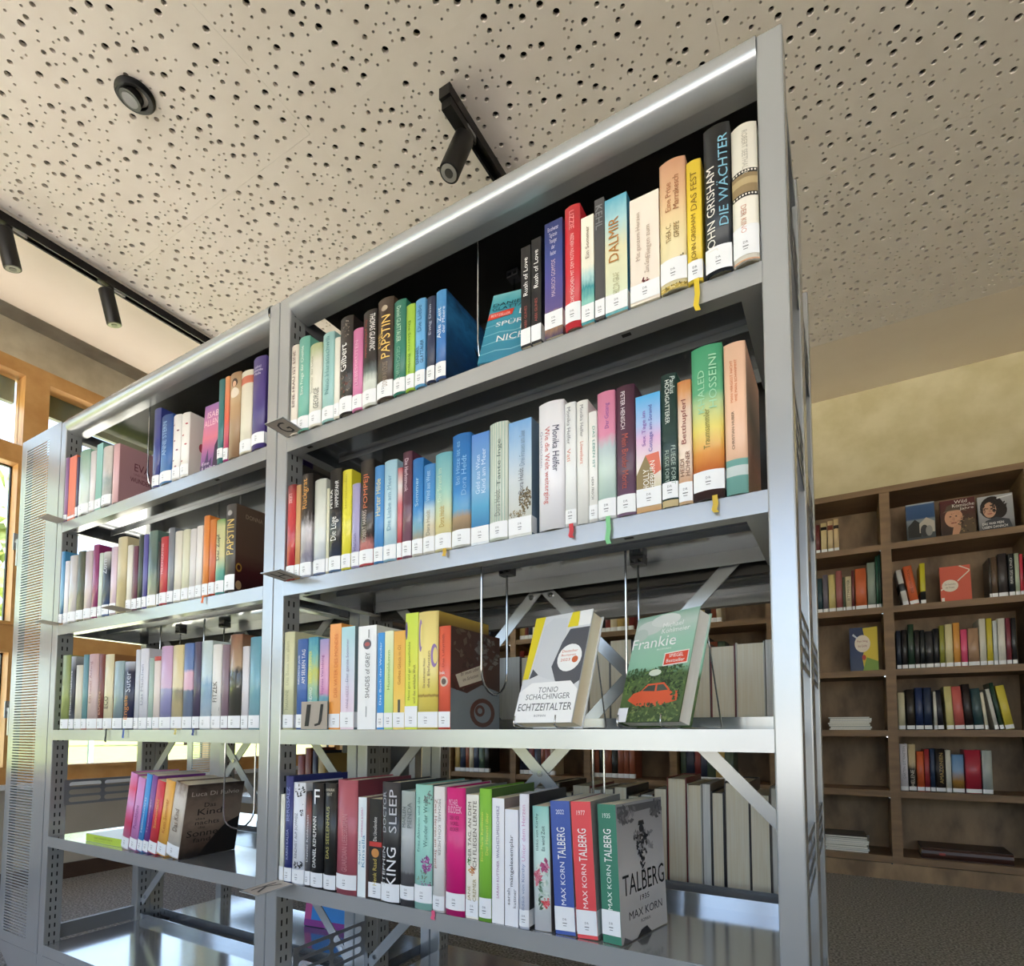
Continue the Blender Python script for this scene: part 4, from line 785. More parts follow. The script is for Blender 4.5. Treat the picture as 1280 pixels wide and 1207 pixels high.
D2 = [
 (194, 266, 232, [(0, '#e6e4e8'), (.25, '#dfe6e4'), (.6, '#bfdcd6'), (1, '#93cfc9')], 'mint illustrated', dict(lean=-1.2, lab=None, hard=False, rnd=.05, side='#6a5a52', t=[('Ildikó von Kürthy', 'u', .64, .94, -.2, .2, '#4f6a66'), ('Es wird Zeit', 'u', .64, .84, .15, .2, '#4f6a66')], deco=[('s', 0, .36, .46, .2, 36, ('#c9d6cf', '#d9dfd6', '#a9bfb5'), .006), ('s', .2, .52, .2, .05, 22, ('#b04a7a', '#8f3a66', '#d07a9a'), .0045), ('s', -.22, .42, .2, .06, 24, ('#d07a8a', '#c25a70', '#e0a0a5'), .005), ('s', .22, .22, .2, .05, 20, ('#c9404a', '#d8606a'), .0042), ('s', -.08, .28, .14, .12, 14, ('#5a7a5f', '#3f5a48'), .004)])),
 (281, 355, 215, '#3f59a8', 'cobalt leaning', dict(lean=-2.6, hard=False, rnd=0, side='#8a8a88', lab=(.006, .042), t=[('2022', 'h', .90, .935, 0, .42, '#dfe5f5'), ('TALBERG', 'u', .56, .80, 0, .42, W_), ('MAX KORN', 'u', .22, .54, 0, .24, '#e6ebf5')])),
 (362, 438, 218, '#e04a50', 'poppy-red leaning', dict(lean=-3.0, hard=False, rnd=0, side='#8d8d8c', lab=(.006, .042), t=[('1977', 'h', .90, .935, 0, .42, '#fbe2e0'), ('TALBERG', 'u', .56, .80, 0, .42, W_), ('MAX KORN', 'u', .22, .54, 0, .24, '#fbe6e6')])),
 (452, 529, 228, '#3b7e68', 'forest-green scarecrow-covered', dict(lean=-2.4, yaw=-12, hard=False, rnd=0, d=.140, side=[(0, '#b9b8ba'), (.5, '#c6c5c8'), (1, '#9c9b9f')], lab=(.012, .048), t=[('1935', 'h', .90, .935, 0, .42, '#dcebe4'), ('TALBERG', 'u', .58, .82, 0, .42, W_), ('MAX KORN', 'u', .24, .56, 0, .24, '#e2efe9')],
   prn=[('p', [(.02, .98), (.98, .98), (.98, .9), (.8, .86), (.72, .93), (.3, .92), (.16, .84), (.02, .9)], '#5a595d'), ('s', .2, .92, .2, .07, 26, ('#77767b', '#8f8e93', '#55545a'), .05), ('s', .85, .92, .14, .07, 22, ('#4a494e', '#6a696e'), .05), ('s', .52, .70, .24, .11, 34, ('#a3a2a6', '#8f8e93', '#77767b'), .05), ('s', .5, .66, .11, .12, 60, ('#3a393e', '#4c4b50', '#2a292d'), .035), ('d', .5, .79, (.05, .03), '#252428'), ('p', [(.43, .815), (.57, .815), (.55, .85), (.45, .85)], '#252428'), ('s', .5, .73, .2, .012, 18, ('#2a292d',), .03), ('s', .5, .52, .05, .05, 16, ('#3a393e',), .03),
        ('t', 'TALBERG', .06, .96, .33, .48, '#17171b'), ('t', '1935', .40, .60, .26, .30, '#3a3a40'), ('t', 'MAX KORN', .16, .88, .15, .21, '#4a4a50'), ('t', 'ROMAN', .4, .6, .1, .125, '#5a5a60'), ('p', [(.3, .0), (.62, .0), (.52, .06), (.4, .05)], '#29282c'), ('p', [(.02, 0), (.2, 0), (.05, .05)], '#55545a')])),
]
row(cD2, D2, 3, 0.010, 'from the white handwriting book on shelf K', first=2, xmin=xD+0.006, group='books on the shelf tagged K')

# ---------------- left bay
cE = (60, 430, 4.267)
E1 = [
 (80, 108, 615, '#8a5f92', 'violet', dict(lab=(.004, .02))),
 (110, 148, 602, '#e07048', 'orange', dict(lab=(.004, .012), hard=False, rnd=0)),
 (150, 163, 608, '#433a5e', 'thin dark violet', {}),
 (166, 222, 575, [(0, '#dfe5e6'), (.6, '#b9d0c9'), (1, '#86b4a0')], 'grey-green patterned', dict(noise=.2, coat=.5)),
 (224, 254, 578, '#dcd8dc', 'pale mauve', dict(lab=(.004, .03))),
 (256, 288, 535, '#7fb0a5', 'celadon', dict(rnd=0, hard=False)),
 (290, 342, 555, [(0, '#b5b3b8'), (.4, '#8a9592'), (.6, '#c9c4c0'), (1, '#d9d4d2')], 'grey painted', dict(noise=.3, coat=.4, side='#a59a94')),
 (346, 380, 540, '#d8aeb4', 'dusty-pink EVA', dict(d=.145, lab=None, side='#b98f93', prn=[('t', 'EVA', .27, .56, .62, .75, '#6d2f3f'), ('t', 'UND DAS', .26, .5, .54, .58, '#8a5560'), ('t', 'WUNDER', .2, .58, .42, .50, '#6d2f3f'), ('s', .42, .12, .16, .06, 20, ('#b04f3f', '#d9a04f', '#7a3a30'), .05)])),
]
row(cE, E1, 0, 0.0, 'from the slotted panel, top shelf', xmin=LX+0.005, group='books on the top shelf beside the slotted panel')
E2 = [
 (562, 600, 352, '#2d3a86', 'navy', dict(coat=.4)),
 (602, 664, 388, [(0, '#4a86c4'), (.3, '#2f66ac'), (1, '#274f94')], 'denim-blue', dict(t=[('ANNE STERN', 'u', .4, .9, 0, .34, '#9fbfe4')])),
 (666, 708, 385, '#ebe8e8', 'white dotted', dict(deco=[('d', x_, z_, .12, .012, '#8a5a72') for x_, z_ in ((-.2, .3), (.2, .45), (-.1, .6), (.25, .75), (-.25, .85), (.1, .2))])),
 (710, 755, 374, '#efece9', 'white berry-dotted', dict(side='#e6e2dc', deco=[('d', x_, z_, .12, .012, '#b04a55') for x_, z_ in ((-.2, .25), (.2, .5), (-.1, .65), (.25, .82))], prn=[('d', .6, .8, .12, '#7d6f8a'), ('d', .6, .8, .08, '#e6e2dc'), ('d', .3, .5, .07, '#b0505a'), ('d', .5, .15, .16, '#7a3f6a')])),
 (908, 938, 195, '#2f6f72', 'dark teal', dict(lab=(.012, .036))),
 (940, 966, 180, [(0, '#a8327a'), (.25, '#c23f5f'), (.5, '#d9604a'), (1, '#e6a06a')], 'magenta to orange', {}),
 (968, 1026, 162, [(0, '#8a6a4f'), (.6, '#b5946f'), (.75, '#cdb28f'), (1, '#a27c58')], 'tan portrait-printed', dict(lab=None, deco=[('d', .05, .88, .25, .05, '#3f2a20'), ('d', .05, .865, .15, .035, '#d9b090'), ('d', .05, .76, .35, .06, '#e0d2bf')])),
 (1028, 1090, 152, [(0, '#ddd6c4'), (.8, '#e2dbc8'), (.84, '#d9785c'), (.92, '#d9785c'), (.93, '#e2dbc8'), (1, '#e2dbc8')], 'cream red-banded', dict(const=True)),
 (1092, 1160, 78, '#46357c', 'deep purple', dict(lab=(.01, .036), t=[('Isabel\nAllende\nPaula', 'h', .80, .9, 0, .7, '#d6cfe6')])),
]
row(cE, E2, 0, 0.0, 'from the dusty-pink EVA book, top shelf', group='books on the top shelf beside the slotted panel')
cF = (50, 600, 4.129)
F1 = [
 (92, 123, 375, [(0, '#c98a5a'), (.12, '#3f5f8a'), (.3, '#7fb0d0'), (1, '#3f8fc4')], 'blue seascape', dict(noise=.2, coat=.4)),
 (125, 148, 422, '#e6e4ea', 'white', {}),
 (150, 190, 395, [(0, '#c9c6c9'), (.5, '#bdb9b7'), (1, '#d0cdcb')], 'pale stone-grey', dict(noise=.3, coat=.5)),
 (192, 228, 372, [(0, '#8f8a70'), (.4, '#4a4f3c'), (1, '#59604f')], 'moss-dark', dict(noise=.3)),
 (230, 268, 370, '#cbbcc0', 'rose-grey', dict(coat=.5)),
 (270, 300, 338, '#8f2f6a', 'berry', dict(coat=.5)),
 (302, 322, 380, '#cfdcd3', 'mint-white', {}),
 (324, 360, 375, [(0, '#4a6fb0'), (.3, '#2b3f5a'), (.7, '#26303c'), (1, '#d9d9d4')], 'night-blue', dict(t=[('Zorn', 'u', .65, .88, 0, .5, '#cfd6dd')])),
 (364, 396, 348, '#d9c3d2', 'pale pink', dict(coat=.5)),
 (398, 446, 300, [(0, '#d2c69a'), (.4, '#b5a578'), (.6, '#cfc29a'), (1, '#d6cba6')], 'beige', dict(noise=.15, lab=None)),
 (448, 476, 340, '#e2dfd4', 'slim cream', {}),
 (478, 503, 345, '#6d3d54', 'wine-red', {}),
 (506, 529, 287, '#39453f', 'dark green', {}),
 (531, 555, 285, '#5a56a0', 'blue-violet', {}),
 (557, 604, 268, [(0, '#d9d4b9'), (.3, '#8f9f8f'), (.5, '#4f6460'), (1, '#607f78')], 'slate-green', dict(coat=.5)),
 (606, 618, 320, '#2a2a2e', 'thin black', {}),
 (620, 658, 297, '#c43b45', 'red', dict(t=[('MILCHZÄHNE', 'u', .45, .9, 0, .3, '#efc9c9')])),
 (660, 692, 250, '#7d828c', 'steel-grey', dict(coat=.4)),
 (694, 732, 268, '#dfdacd', 'oyster-white', {}),
 (734, 770, 260, '#d9d8bf', 'pale olive-cream', {}),
 (772, 804, 256, '#dcd8d8', 'pearl-white', {}),
 (806, 838, 240, '#e4e0de', 'chalk-white', {}),
 (842, 872, 188, '#e0873f', 'amber-orange', dict(rib=('#e0703a', .016, 0))),
 (874, 906, 207, [(0, '#c2452f'), (.4, '#d06a4a'), (1, '#d9863f')], 'rust-red', dict(noise=.2)),
 (908, 954, 207, [(0, '#4fa6a8'), (.3, '#6fb5a3'), (.5, '#d6cf9a'), (.9, '#cfd09a'), (1, '#6fa05a')], 'green and cream', dict(t=[('Der Zopf', 'u', .45, .8, -.05, .5, '#2f3f3c')])),
 (958, 1010, 130, '#4e4a48', 'grey gold-lettered', dict(d=.15, lab=(.004, .04), side=[(0, '#2a0f12'), (.25, '#3f1418'), (.45, '#5a4438'), (1, '#5d4c40')], noise=.08, t=[('PAPSTIN', 'u', .42, .82, .1, .6, '#e6c872')], deco=[('d', 0, .9, .22, .03, '#9a948c')], prn=[('t', 'DONNA', .16, .46, .86, .91, '#a5947f'), ('d', .06, .28, (.05, .05), '#b5913f'), ('d', .06, .28, (.03, .03), '#3f1418'), ('d', .06, .08, (.05, .05), '#a58c6a')])),
]
row(cF, F1, 1, 0.0, 'from the slotted panel, second shelf', xmin=LX+0.005, group='books on the second shelf beside the slotted panel')
cG = (50, 750, 4.129)
G1 = [
 (113, 153, 287, '#93a05f', 'olive-green', {}),
 (155, 180, 292, [(0, '#8a8f96'), (.3, '#3a3b44'), (.8, '#2f3038'), (1, '#b9bcc0')], 'dark slate', dict(t=[('Mitternachtsblume', 'u', .2, .8, 0, .35, '#d9d9dd')])),
 (182, 217, 337, '#dbd6c2', 'cream', {}),
 (219, 246, 283, [(0, '#c96a5a'), (.15, '#6a9aa0'), (1, '#5a8a94')], 'teal-grey', {}),
 (248, 300, 280, [(0, '#cfb7ad'), (.4, '#d6bfbc'), (1, '#c9a5a5')], 'faded pink', dict(noise=.2, t=[('Ein neuer Anfang', 'u', .35, .9, 0, .3, '#a06a6a')])),
 (302, 330, 282, '#7a3f36', 'brick-brown', dict(t=[('EUGEN', 'u', .2, .5, 0, .4, '#c99a86')])),
 (332, 378, 282, '#e2d9b4', 'straw-yellow', dict(side='#9a6a3f', rib=('#1a1a1c', .034, .2), t=[('ECO', 'u', .28, .44, 0, .4, '#3a3a36')])),
 (380, 430, 317, [(0, '#6a7a88'), (.2, '#7f9298'), (1, '#a3bcc0')], 'blue-grey', dict(coat=.4)),
 (434, 486, 320, [(0, '#2a2f4f'), (.6, '#262b4a'), (.85, '#1d2038'), (1, '#c9ccd6')], 'midnight-blue', dict(rib=('#3f5fb0', .022, -.1), t=[('Engele', 'u', .15, .5, 0, .5, '#d98a4a'), ('Suter', 'u', .55, .85, .1, .4, '#cfd3e0')])),
 (490, 513, 257, '#d3d6dd', 'pale silver', {}),
 (515, 558, 252, '#dcdde6', 'frost-white', dict(t=[('Das Mädchen', 'u', .3, .8, 0, .3, '#9a9db0')])),
 (560, 584, 300, '#a9bfb4', 'sage', {}),
 (586, 620, 292, '#e2d6cf', 'blush-white', dict(deco=[('b', .94, 1.0, '#b0342f')])),
 (622, 680, 240, [(0, '#b5b5c9'), (.2, '#8f90bf'), (.48, '#a5a3cf'), (.5, '#d6b5d3'), (1, '#cfa9cf')], 'lilac hill-printed', dict(noise=.06, coat=.4)),
 (682, 738, 235, [(0, '#cfc4a0'), (.3, '#c2b48a'), (.45, '#8a8474'), (.5, '#ddcfa5'), (1, '#e0cf9a')], 'sand-yellow hill-printed', dict(rib=('#c9b96a', .012, .2), noise=.08, coat=.4)),
 (740, 790, 225, [(0, '#7d8aa0'), (.44, '#6a7a98'), (.46, '#d9a9c0'), (.66, '#e0b5c6'), (.7, '#6a86b8'), (1, '#5a7ab5')], 'blue and pink hill-printed', dict(noise=.06, coat=.4)),
 (792, 828, 218, '#4f4660', 'dark mauve', dict(coat=.4, rib=('#3a4a8a', .014, 0))),
 (830, 886, 212, [(0, '#dfe6ec'), (.3, '#a9c4d8'), (.5, '#7fa5c4'), (.6, '#c2d6dc'), (1, '#cfe0e0')], 'ice-blue', dict(noise=.15, coat=.5)),
 (888, 936, 230, '#ece9e4', 'white bold-lettered', dict(t=[('FITZEK', 'u', .32, .56, 0, .44, '#3f3a34')], deco=[('p', [(-.4, .18), (.4, .26), (.4, .22), (-.4, .14)], '#4a4540')])),
 (938, 974, 232, '#8a7480', 'mauve-grey', {}),
 (977, 1040, 180, [(0, '#4a4a40'), (.6, '#2a2a26'), (.66, '#b59a7a'), (1, '#8a5a44')], 'foil-wrapped brown', dict(noise=.15, coat=.7)),
 (1042, 1078, 240, '#dfdbe0', 'soft white', {}),
 (1082, 1138, 192, [(0, '#8fb5c0'), (.3, '#7fb0bd'), (1, '#5f9fb5')], 'aqua-blue', dict(coat=.5)),
]
row(cG, G1, 2, 0.002, 'from the slotted panel, third shelf', xmin=LX+0.012, group='books on the third shelf beside the slotted panel')
# leaning picture-cover row on the fourth shelf
cH = (0, 900, 3.556)
H1 = [
 (538, 570, 238, [(0, '#dcd9e4'), (.1, '#d97aa8'), (.35, '#e0456a'), (.6, '#d98ac4'), (.8, '#e0456a'), (1, '#d98ac4')], 'pink striped', {}),
 (573, 606, 258, '#d58ac6', 'orchid-pink', dict(t=[('Pusteblume', 'u', .3, .62, 0, .4, '#8a3f86')])),
 (608, 632, 240, '#2f8fd6', 'vivid blue', dict(t=[('Himmelwärts', 'u', .25, .7, 0, .3, '#cfe6f7')])),
 (633, 657, 246, '#7a3a8f', 'purple', dict(t=[('Traumfänger', 'u', .25, .7, 0, .3, '#d9b5e0')])),
 (658, 694, 272, '#d6313c', 'crimson', dict(t=[('Sonnentanz', 'u', .35, .75, 0, .34, '#f2b05a')])),
 (696, 737, 270, '#eeb04a', 'apricot', dict(t=[('Kein Sommer', 'u', .3, .75, 0, .34, '#c9782f')])),
 (739, 795, 285, [(0, '#d6cfc4'), (.5, '#c4b8a8'), (.8, '#cfc6bb'), (1, '#7d6a5a')], 'sepia picture-cover', dict(d=.15, side=[(0, '#2a211d'), (.3, '#6d5c50'), (.5, '#9a8878'), (.75, '#857466'), (1, '#3a302a')], noise=.3, t=[('Das Kind', 'u', .35, .65, 0, .34, '#7a5f4a')],
   prn=[('t', 'Luca Di Fulvio', .08, .92, .84, .90, '#d8ccbe'), ('t', 'Das', .32, .52, .68, .74, '#1a1512'), ('t', 'Kind,', .22, .7, .56, .66, '#1a1512'), ('t', 'das', .2, .36, .51, .54, '#2a221d'), ('t', 'nachts', .2, .62, .44, .50, '#1a1512'), ('t', 'die', .26, .38, .385, .42, '#2a221d'), ('t', 'Sonne', .08, .62, .28, .37, '#120e0c'), ('t', 'fand', .2, .5, .2, .26, '#1a1512'), ('p', [(.32, 0), (.99, 0), (.99, .5), (.75, .42), (.6, .3), (.42, .12)], '#141110')])),
]
zs = ZT[3]; lean = R(10.5); n = 1; last = -99
for xl, xr, yt, colr, words, o in H1:
    o = dict(o); a, b = at(xl/3.556, 900+575/3.556, 'y', 0.012), at(xr/3.556, 900+578/3.556, 'y', 0.012)
    x0 = max(a.x, last); wd = max(0.009, b.x-x0); last = x0+wd
    zt = at((xl+70)/3.556, 900+yt/3.556, 'y', 0.012).z
    h = (zt-zs)/math.cos(lean)-0.002
    wd2 = wd*math.cos(lean)-0.0004
    c = Vector((x0, 0, zs+0.0006)) + Vector((math.cos(lean), 0, -math.sin(lean)))*0  # lower left corner lifted, lower right corner rests
    base = Vector((x0+wd2/2*math.cos(lean), 0.012, zs+0.0006+wd2/2*math.sin(lean)))
    book(uniq_label(words, n, 'in the leaning group, fourth shelf beside slotted panel'), wd2, h, o.pop('d', .125), base, (0, lean, 0), colr, hard=(n in (1, 7)), rnd=0.05, group='leaning books on the fourth shelf', **o)
    n += 1

# lying book in front of the leaning group
b = book('lime-spined book lying flat in front of the slotted panel', .020, .196, .148, (-.848, .022, ZT[3]+.0105), (0, R(90), 0), '#b5cf3c', side='#e9ece6', lab=None, hard=False, rnd=0, t=[('DIE HERBSTZEIT', 'u', .25, .75, -.12, .22, '#7a8a2a'), ('roman einer reise', 'u', .25, .7, .2, .14, '#7a8a2a')])
MB().quad((-.0102, .002, .002), (-.0102, .146, .002), (-.0102, .146, .194), (-.0102, .002, .194)).build('cover_print', flat('#e3ebe2', .35), b)
MB().poly([(-.0106, .05, .09), (-.0106, .07, .13), (-.0106, .06, .19), (-.0106, .09, .17), (-.0106, .1, .1)]).build('cover_print', flat('#c98f86', .4), b)

# ---------------- books shown with the front cover
def face_book(label, w, h, tk, loc, rot, col, prn=(), spine=None, hard=True, pages='pagesw', noise=0.0, group=None):
    b = thing('book', uniq(label), 'book', loc, rot, group); c = 0.002
    fm = spec(col, noise=noise)
    mb = MB().box(0, w, 0, c, 0, h, 0).box(0, w, tk-c, tk, 0, h, 1).box(0, c, c, tk-c, 0, h, 1)
    mb.build('cover', [fm, spec(spine or col)], b)
    MB().box(c, w-0.003, c, tk-c, 0.003, h-0.003).build('page_block', M[pages], b)
    prints(b, lambda u, v, n: (w*u, -n, h*v), prn)
    return b
waves = [('p', [(0, .1+.13*k), (.3, .13+.13*k), (.6, .11+.13*k), (1, .16+.13*k), (1, .175+.13*k), (.6, .125+.13*k), (.3, .145+.13*k), (0, .11+.13*k)], '#7fb9c9') for k in range(4)]
face_book('turquoise wave-covered book leaning beside the wire bookend on shelf G', .099, .205, .028, (.490, .008, ZT[0]+.012), (R(-24), 0, R(12)), [(0, '#2f7f9f'), (.6, '#3f9ab0'), (.85, '#4aa3b0'), (1, '#7fc0c4')],
  waves+[('t', 'DANIEL', .05, .70, .80, .85, '#1d2f3a'), ('t', 'GLATTAUER', .05, .98, .735, .785, '#1d2f3a'), ('p', [(.0, .60), (.48, .63), (.50, .72), (.02, .70)], '#d9442f'), ('t', 'BESTSELLER', .06, .44, .64, .68, '#f5d9d2'), ('t', 'DIE', .62, .98, .61, .69, W_), ('t', 'SPÜRST', .2, .98, .48, .56, W_), ('t', 'DU', .7, .98, .375, .455, W_), ('t', 'NICHT', .28, .98, .25, .34, W_)], noise=.15)
face_book('pink and violet silhouette cover facing outward on the top shelf', .084, .176, .024, (-.335, .010, ZT[0]+.0008), (R(-3), 0, R(2)), [(0, '#6a4f8a'), (.25, '#9a5f9a'), (.5, '#d9788a'), (.75, '#c97aa5'), (1, '#8a5f9a')],
  [('p', [(.55, .05), (.98, .02), (.98, .62), (.8, .7), (.7, .58), (.72, .45), (.6, .36)], '#3a2a44'), ('p', [(.0, .1), (.2, .16), (.3, .34), (.36, .14), (.5, .2), (.5, 0), (0, 0)], '#4a3560'), ('t', 'ISABEL', .16, .95, .80, .89, '#f0c9d2'), ('t', 'ALLENDE', .04, .95, .68, .77, '#f0c9d2'), ('t', 'Eine', .08, .4, .1, .15, '#e6d3ea'), ('t', 'Liebe', .1, .7, .02, .08, '#e6d3ea')], noise=.1)
def easel(label, loc, yaw, w):
    t = thing('wire_book_easel', uniq(label), 'book stand', loc, (0, 0, yaw)); r = .0013
    for x in (w*.15, w*.85):
        MB().tube([(x, -.008, .022), (x, -.010, .006), (x, -.004, .003), (x, .05, .0016), (x, .128, .0016), (x, .130, .006), (x, .104, .13), (x, .100, .150)], r, 8).build('side_wire', M['chrome'], t, smooth=True)
    MB().tube([(w*.15, .100, .150), (w*.85, .100, .150)], r, 8).build('top_wire', M['chrome'], t, smooth=True)
    MB().tube([(w*.15, .05, .0042), (w*.85, .05, .0042)], r, 8).build('base_wire', M['chrome'], t, smooth=True)
ya = R(-13.8)
face_book('yellow and grey hardcover displayed on a wire easel, shelf IJ', .126, .199, .032, (.540, .048, ZT[2]+.011), (R(-18), 0, ya), '#d8dade',
  [('p', [(0, .4), (.10, .4), (.18, 1), (0, 1)], '#e8d52f'), ('p', [(.62, .86), (.82, .86), (.78, 1), (.66, 1)], '#e8d52f'), ('p', [(.80, .86), (1, .86), (1, 1), (.80, 1)], '#f1f1f1'), ('p', [(.18, .58), (.5, .62), (.68, .84), (1, .84), (1, .36), (.86, .30), (.30, .44), (.12, .40)], '#54565e'), ('p', [(.14, .5), (.2, .9), (.34, .97), (.6, .95), (.62, .8), (.48, .5), (.6, .36), (.3, .42)], '#d0d3d8'), ('d', .76, .57, (.20, .125), '#f4f4f4'),
   ('t', 'Deutscher', .62, .88, .62, .645, '#d0693f'), ('t', 'Buchpreis', .62, .86, .58, .605, '#d0693f'), ('t', '2023', .62, .78, .54, .565, '#d0693f'), ('d', .86, .55, (.05, .03), '#d0693f'), ('p', [(0, 0), (1, 0), (1, .28), (.86, .36), (.2, .36), (0, .28)], '#f3f3f4'), ('t', 'TONIO', .34, .68, .265, .315, '#5d6168'), ('t', 'SCHACHINGER', .14, .90, .205, .255, '#5d6168'), ('t', 'ECHTZEITALTER', .04, .96, .105, .17, '#3d4148'), ('t', 'ROMAN', .36, .56, .05, .07, '#7a7e86')], pages='pages')
easel('wire easel holding the yellow and grey hardcover, shelf IJ', (.538, .040, ZT[2]+.0005), ya, .126)
yf = R(-26)
bush = [('s', .5, .34, .55, .14, 240, ('#3f5a34', '#56703f', '#2f4a2c', '#6a8448', '#26381f'), .035), ('s', .2, .44, .22, .05, 60, ('#3f5a34', '#2f4a2c', '#4f6a3c'), .03), ('s', .72, .45, .28, .05, 70, ('#3f5a34', '#2f4a2c', '#5a7442'), .03), ('s', .5, .08, .55, .09, 140, ('#5a7040', '#3a4f2c', '#7a8a50'), .035)]
face_book('green hardcover with red car picture displayed on a wire easel', .124, .181, .030, (.7165, .074, ZT[2]+.011), (R(-17), 0, yf), [(0, '#3a4f2c'), (.25, '#5a7040'), (.42, '#4a6238'), (.5, '#8fbfa5'), (.75, '#9cc4b0'), (.9, '#b9c9c0'), (1, '#86aa98')],
  [('d', .25, .88, (.22, .07), '#c9d0cb'), ('d', .5, .93, (.24, .06), '#d6dad6'), ('d', .12, .82, (.12, .06), '#b9c6be')] + bush + [('p', [(.12, .20), (.2, .26), (.32, .28), (.42, .34), (.68, .345), (.80, .27), (.92, .26), (.92, .18), (.6, .13), (.3, .14)], '#d2542f'), ('p', [(.34, .28), (.43, .325), (.55, .328), (.55, .27)], '#39423a'), ('p', [(.58, .27), (.58, .328), (.67, .33), (.76, .275)], '#4a5248'), ('s', .5, .135, .48, .035, 60, ('#2f3d26', '#56703f', '#3f5a34'), .03), ('s', .9, .26, .1, .1, 40, ('#2f4a2c', '#4a6638'), .03),
   ('d', .5, .44, (.1, .03), '#cfd6c6'), ('t', 'Michael', .48, .80, .855, .90, W_), ('t', 'Köhlmeier', .48, .92, .80, .845, W_), ('t', 'Frankie', .01, .74, .68, .78, W_), ('t', 'ROMAN', .46, .68, .645, .662, '#e9efe9'), ('p', [(.60, .49), (.98, .50), (.98, .62), (.60, .61)], '#e9e2dc'), ('p', [(.615, .50), (.965, .51), (.965, .61), (.615, .60)], '#d8472f'), ('t', 'SPIEGEL', .68, .9, .565, .595, W_), ('t', 'Bestseller', .65, .93, .52, .55, W_), ('p', [(.0, .0), (.17, .0), (.17, .13), (.0, .13)], '#eceef4')], pages='pagesw')
easel('wire easel holding the green hardcover with red car', (.714, .066, ZT[2]+.0005), yf, .124)

# ---------------- letter tags
def letter_tag(s, loc, rot, w, d, label, under):
    t = thing('letter_tag', uniq(label), 'shelf tag', loc, rot, 'letter tags on the shelving posts')
    MB().box(0, w, -d, 0, -.0006, .0006).build('plate', flat('#a79c90', .45), t)
    MB().box(-.002, w+.002, -d-.002, -d, -.001, .001).box(-.002, 0, -d, 0, -.001, .001).box(w, w+.002, -d, 0, -.001, .001).build('frame', M['steel'], t)
    z = -.0009 if under else .0009
    text(t, s, lambda P: [(w*(.25+.5*x), (-d*(.85-.7*y) if not under else -d*(.15+.7*y)), z) for x, y in P], '#1a1614', 'letter')
letter_tag('G', (.001, -.0015, ZT[0]+.003), (R(-4), 0, 0), .052, .052, 'grey plate lettered G jutting from the top shelf post', True)
letter_tag('H', (.001, -.0015, ZT[1]+.003), (R(-3), 0, 0), .056, .053, 'grey plate lettered H jutting from the second shelf post', True)
letter_tag('K', (.001, -.0015, ZT[3]+.003), (R(4), 0, R(-4)), .056, .078, 'pale plate lettered K jutting from the fourth shelf post', False)
letter_tag('I J', (.0675, -.0045, ZT[2]+.0035), (R(90), 0, 0), .075, .0, 'x y z w', False) if False else None
t = thing('letter_tag', uniq('upright grey plate lettered IJ standing on the third shelf'), 'shelf tag', (.068, -.0035, ZT[2]+.001), (0, 0, 0), 'letter tags on the shelving posts')
MB().box(0, .075, 0, .0012, 0, .056).build('plate', flat('#a79c90', .45), t)
MB().box(0, .075, .0012, .004, 0, .001).build('foot', M['steel'], t)
def fancy(s, x0, x1):
    text(t, s, lambda P: [(x0+(x1-x0)*x+.006*(y-.5), -.0006, .006+.044*y) for x, y in P], '#17120f', 'letter')
fancy('I', .014, .026); fancy('J', .042, .062)
t = thing('letter_tag', uniq('grey plate lying flat on the second shelf beside the slotted panel'), 'shelf tag', (at(50+360/4.129, 600+650/4.129, 'y', -.03).x, -.0015, ZT[1]+.003), (R(-3), 0, 0), 'letter tags on the shelving posts')
MB().box(0, .056, -.05, 0, -.0006, .0006).build('plate', flat('#a79c90', .45), t)
for i, nm in ((0, 'top'), (1, 'second')):
    t = thing('letter_tag', uniq('thin wire-edged plate on the %s shelf at the slotted panel corner' % nm), 'shelf tag', (LX-.03, -.0015, ZT[i]+.003), (R(-3), 0, 0), 'letter tags on the shelving posts')
    MB().box(0, .06, -.05, 0, -.0006, .0006).build('plate', flat('#a79c90', .45), t)

# ---------------- wire bookends hanging from the shelf above
def bookend(x, yf_, yb, ztop, zbot, label):
    t = thing('wire_bookend', uniq(label), 'bookend', (x, yf_, ztop)); r = .0022; L = ztop-zbot; D = yb-yf_
    pts = [(0, -.0, -.001), (0, 0, -.02)]
    pts += [(0, 0, -L+D/2)] + [(0, D/2-D/2*math.cos(R(q)), -L+D/2-D/2*math.sin(R(q))) for q in range(20, 161, 20)] + [(0, D, -L+D/2), (0, D, -.02), (0, D, -.001)]
    MB().tube(pts, r, 8).build('wire_loop', M['chrome'], t, smooth=True)
    MB().box(-.013, .013, D-.010, D+.012, -.006, -.0008).box(-.013, .013, D-.010, D+.012, -.016, -.013).box(-.002, .002, D-.010, D+.012, -.013, -.006).box(-.013, -.011, D-.010, D+.012, -.013, -.006).box(.011, .013, D-.010, D+.012, -.013, -.006).build('slide_clip', flat('#4a4a4c', .4, .2), t)
U = [ZCAN+.046, ZB[0], ZB[1], ZB[2], ZB[3]]          # undersides above rows A..E
UT = lambda i: (ZCAN+.0495 if i == 0 else ZT[i-1]-.0015)
bookend(.455, .062, .20, UT(0), ZT[0]+.03, 'wire bookend loop beside the diver-covered book, shelf G')
bookend(.473, .05, .14, UT(2), .803, 'chrome wire bookend loop right of the brown picture cover, shelf IJ')
bookend(.715, .13, .20, UT(2), .80, 'chrome wire bookend loop behind the green car book, shelf IJ')
bookend(.640, .16, .215, UT(3), .56, 'chrome wire bookend loop behind the leaning trio, shelf K')
bookend(-.672, .06, .20, UT(0), ZT[0]+.03, 'wire bookend loop beside the dusty-pink EVA book, top shelf')
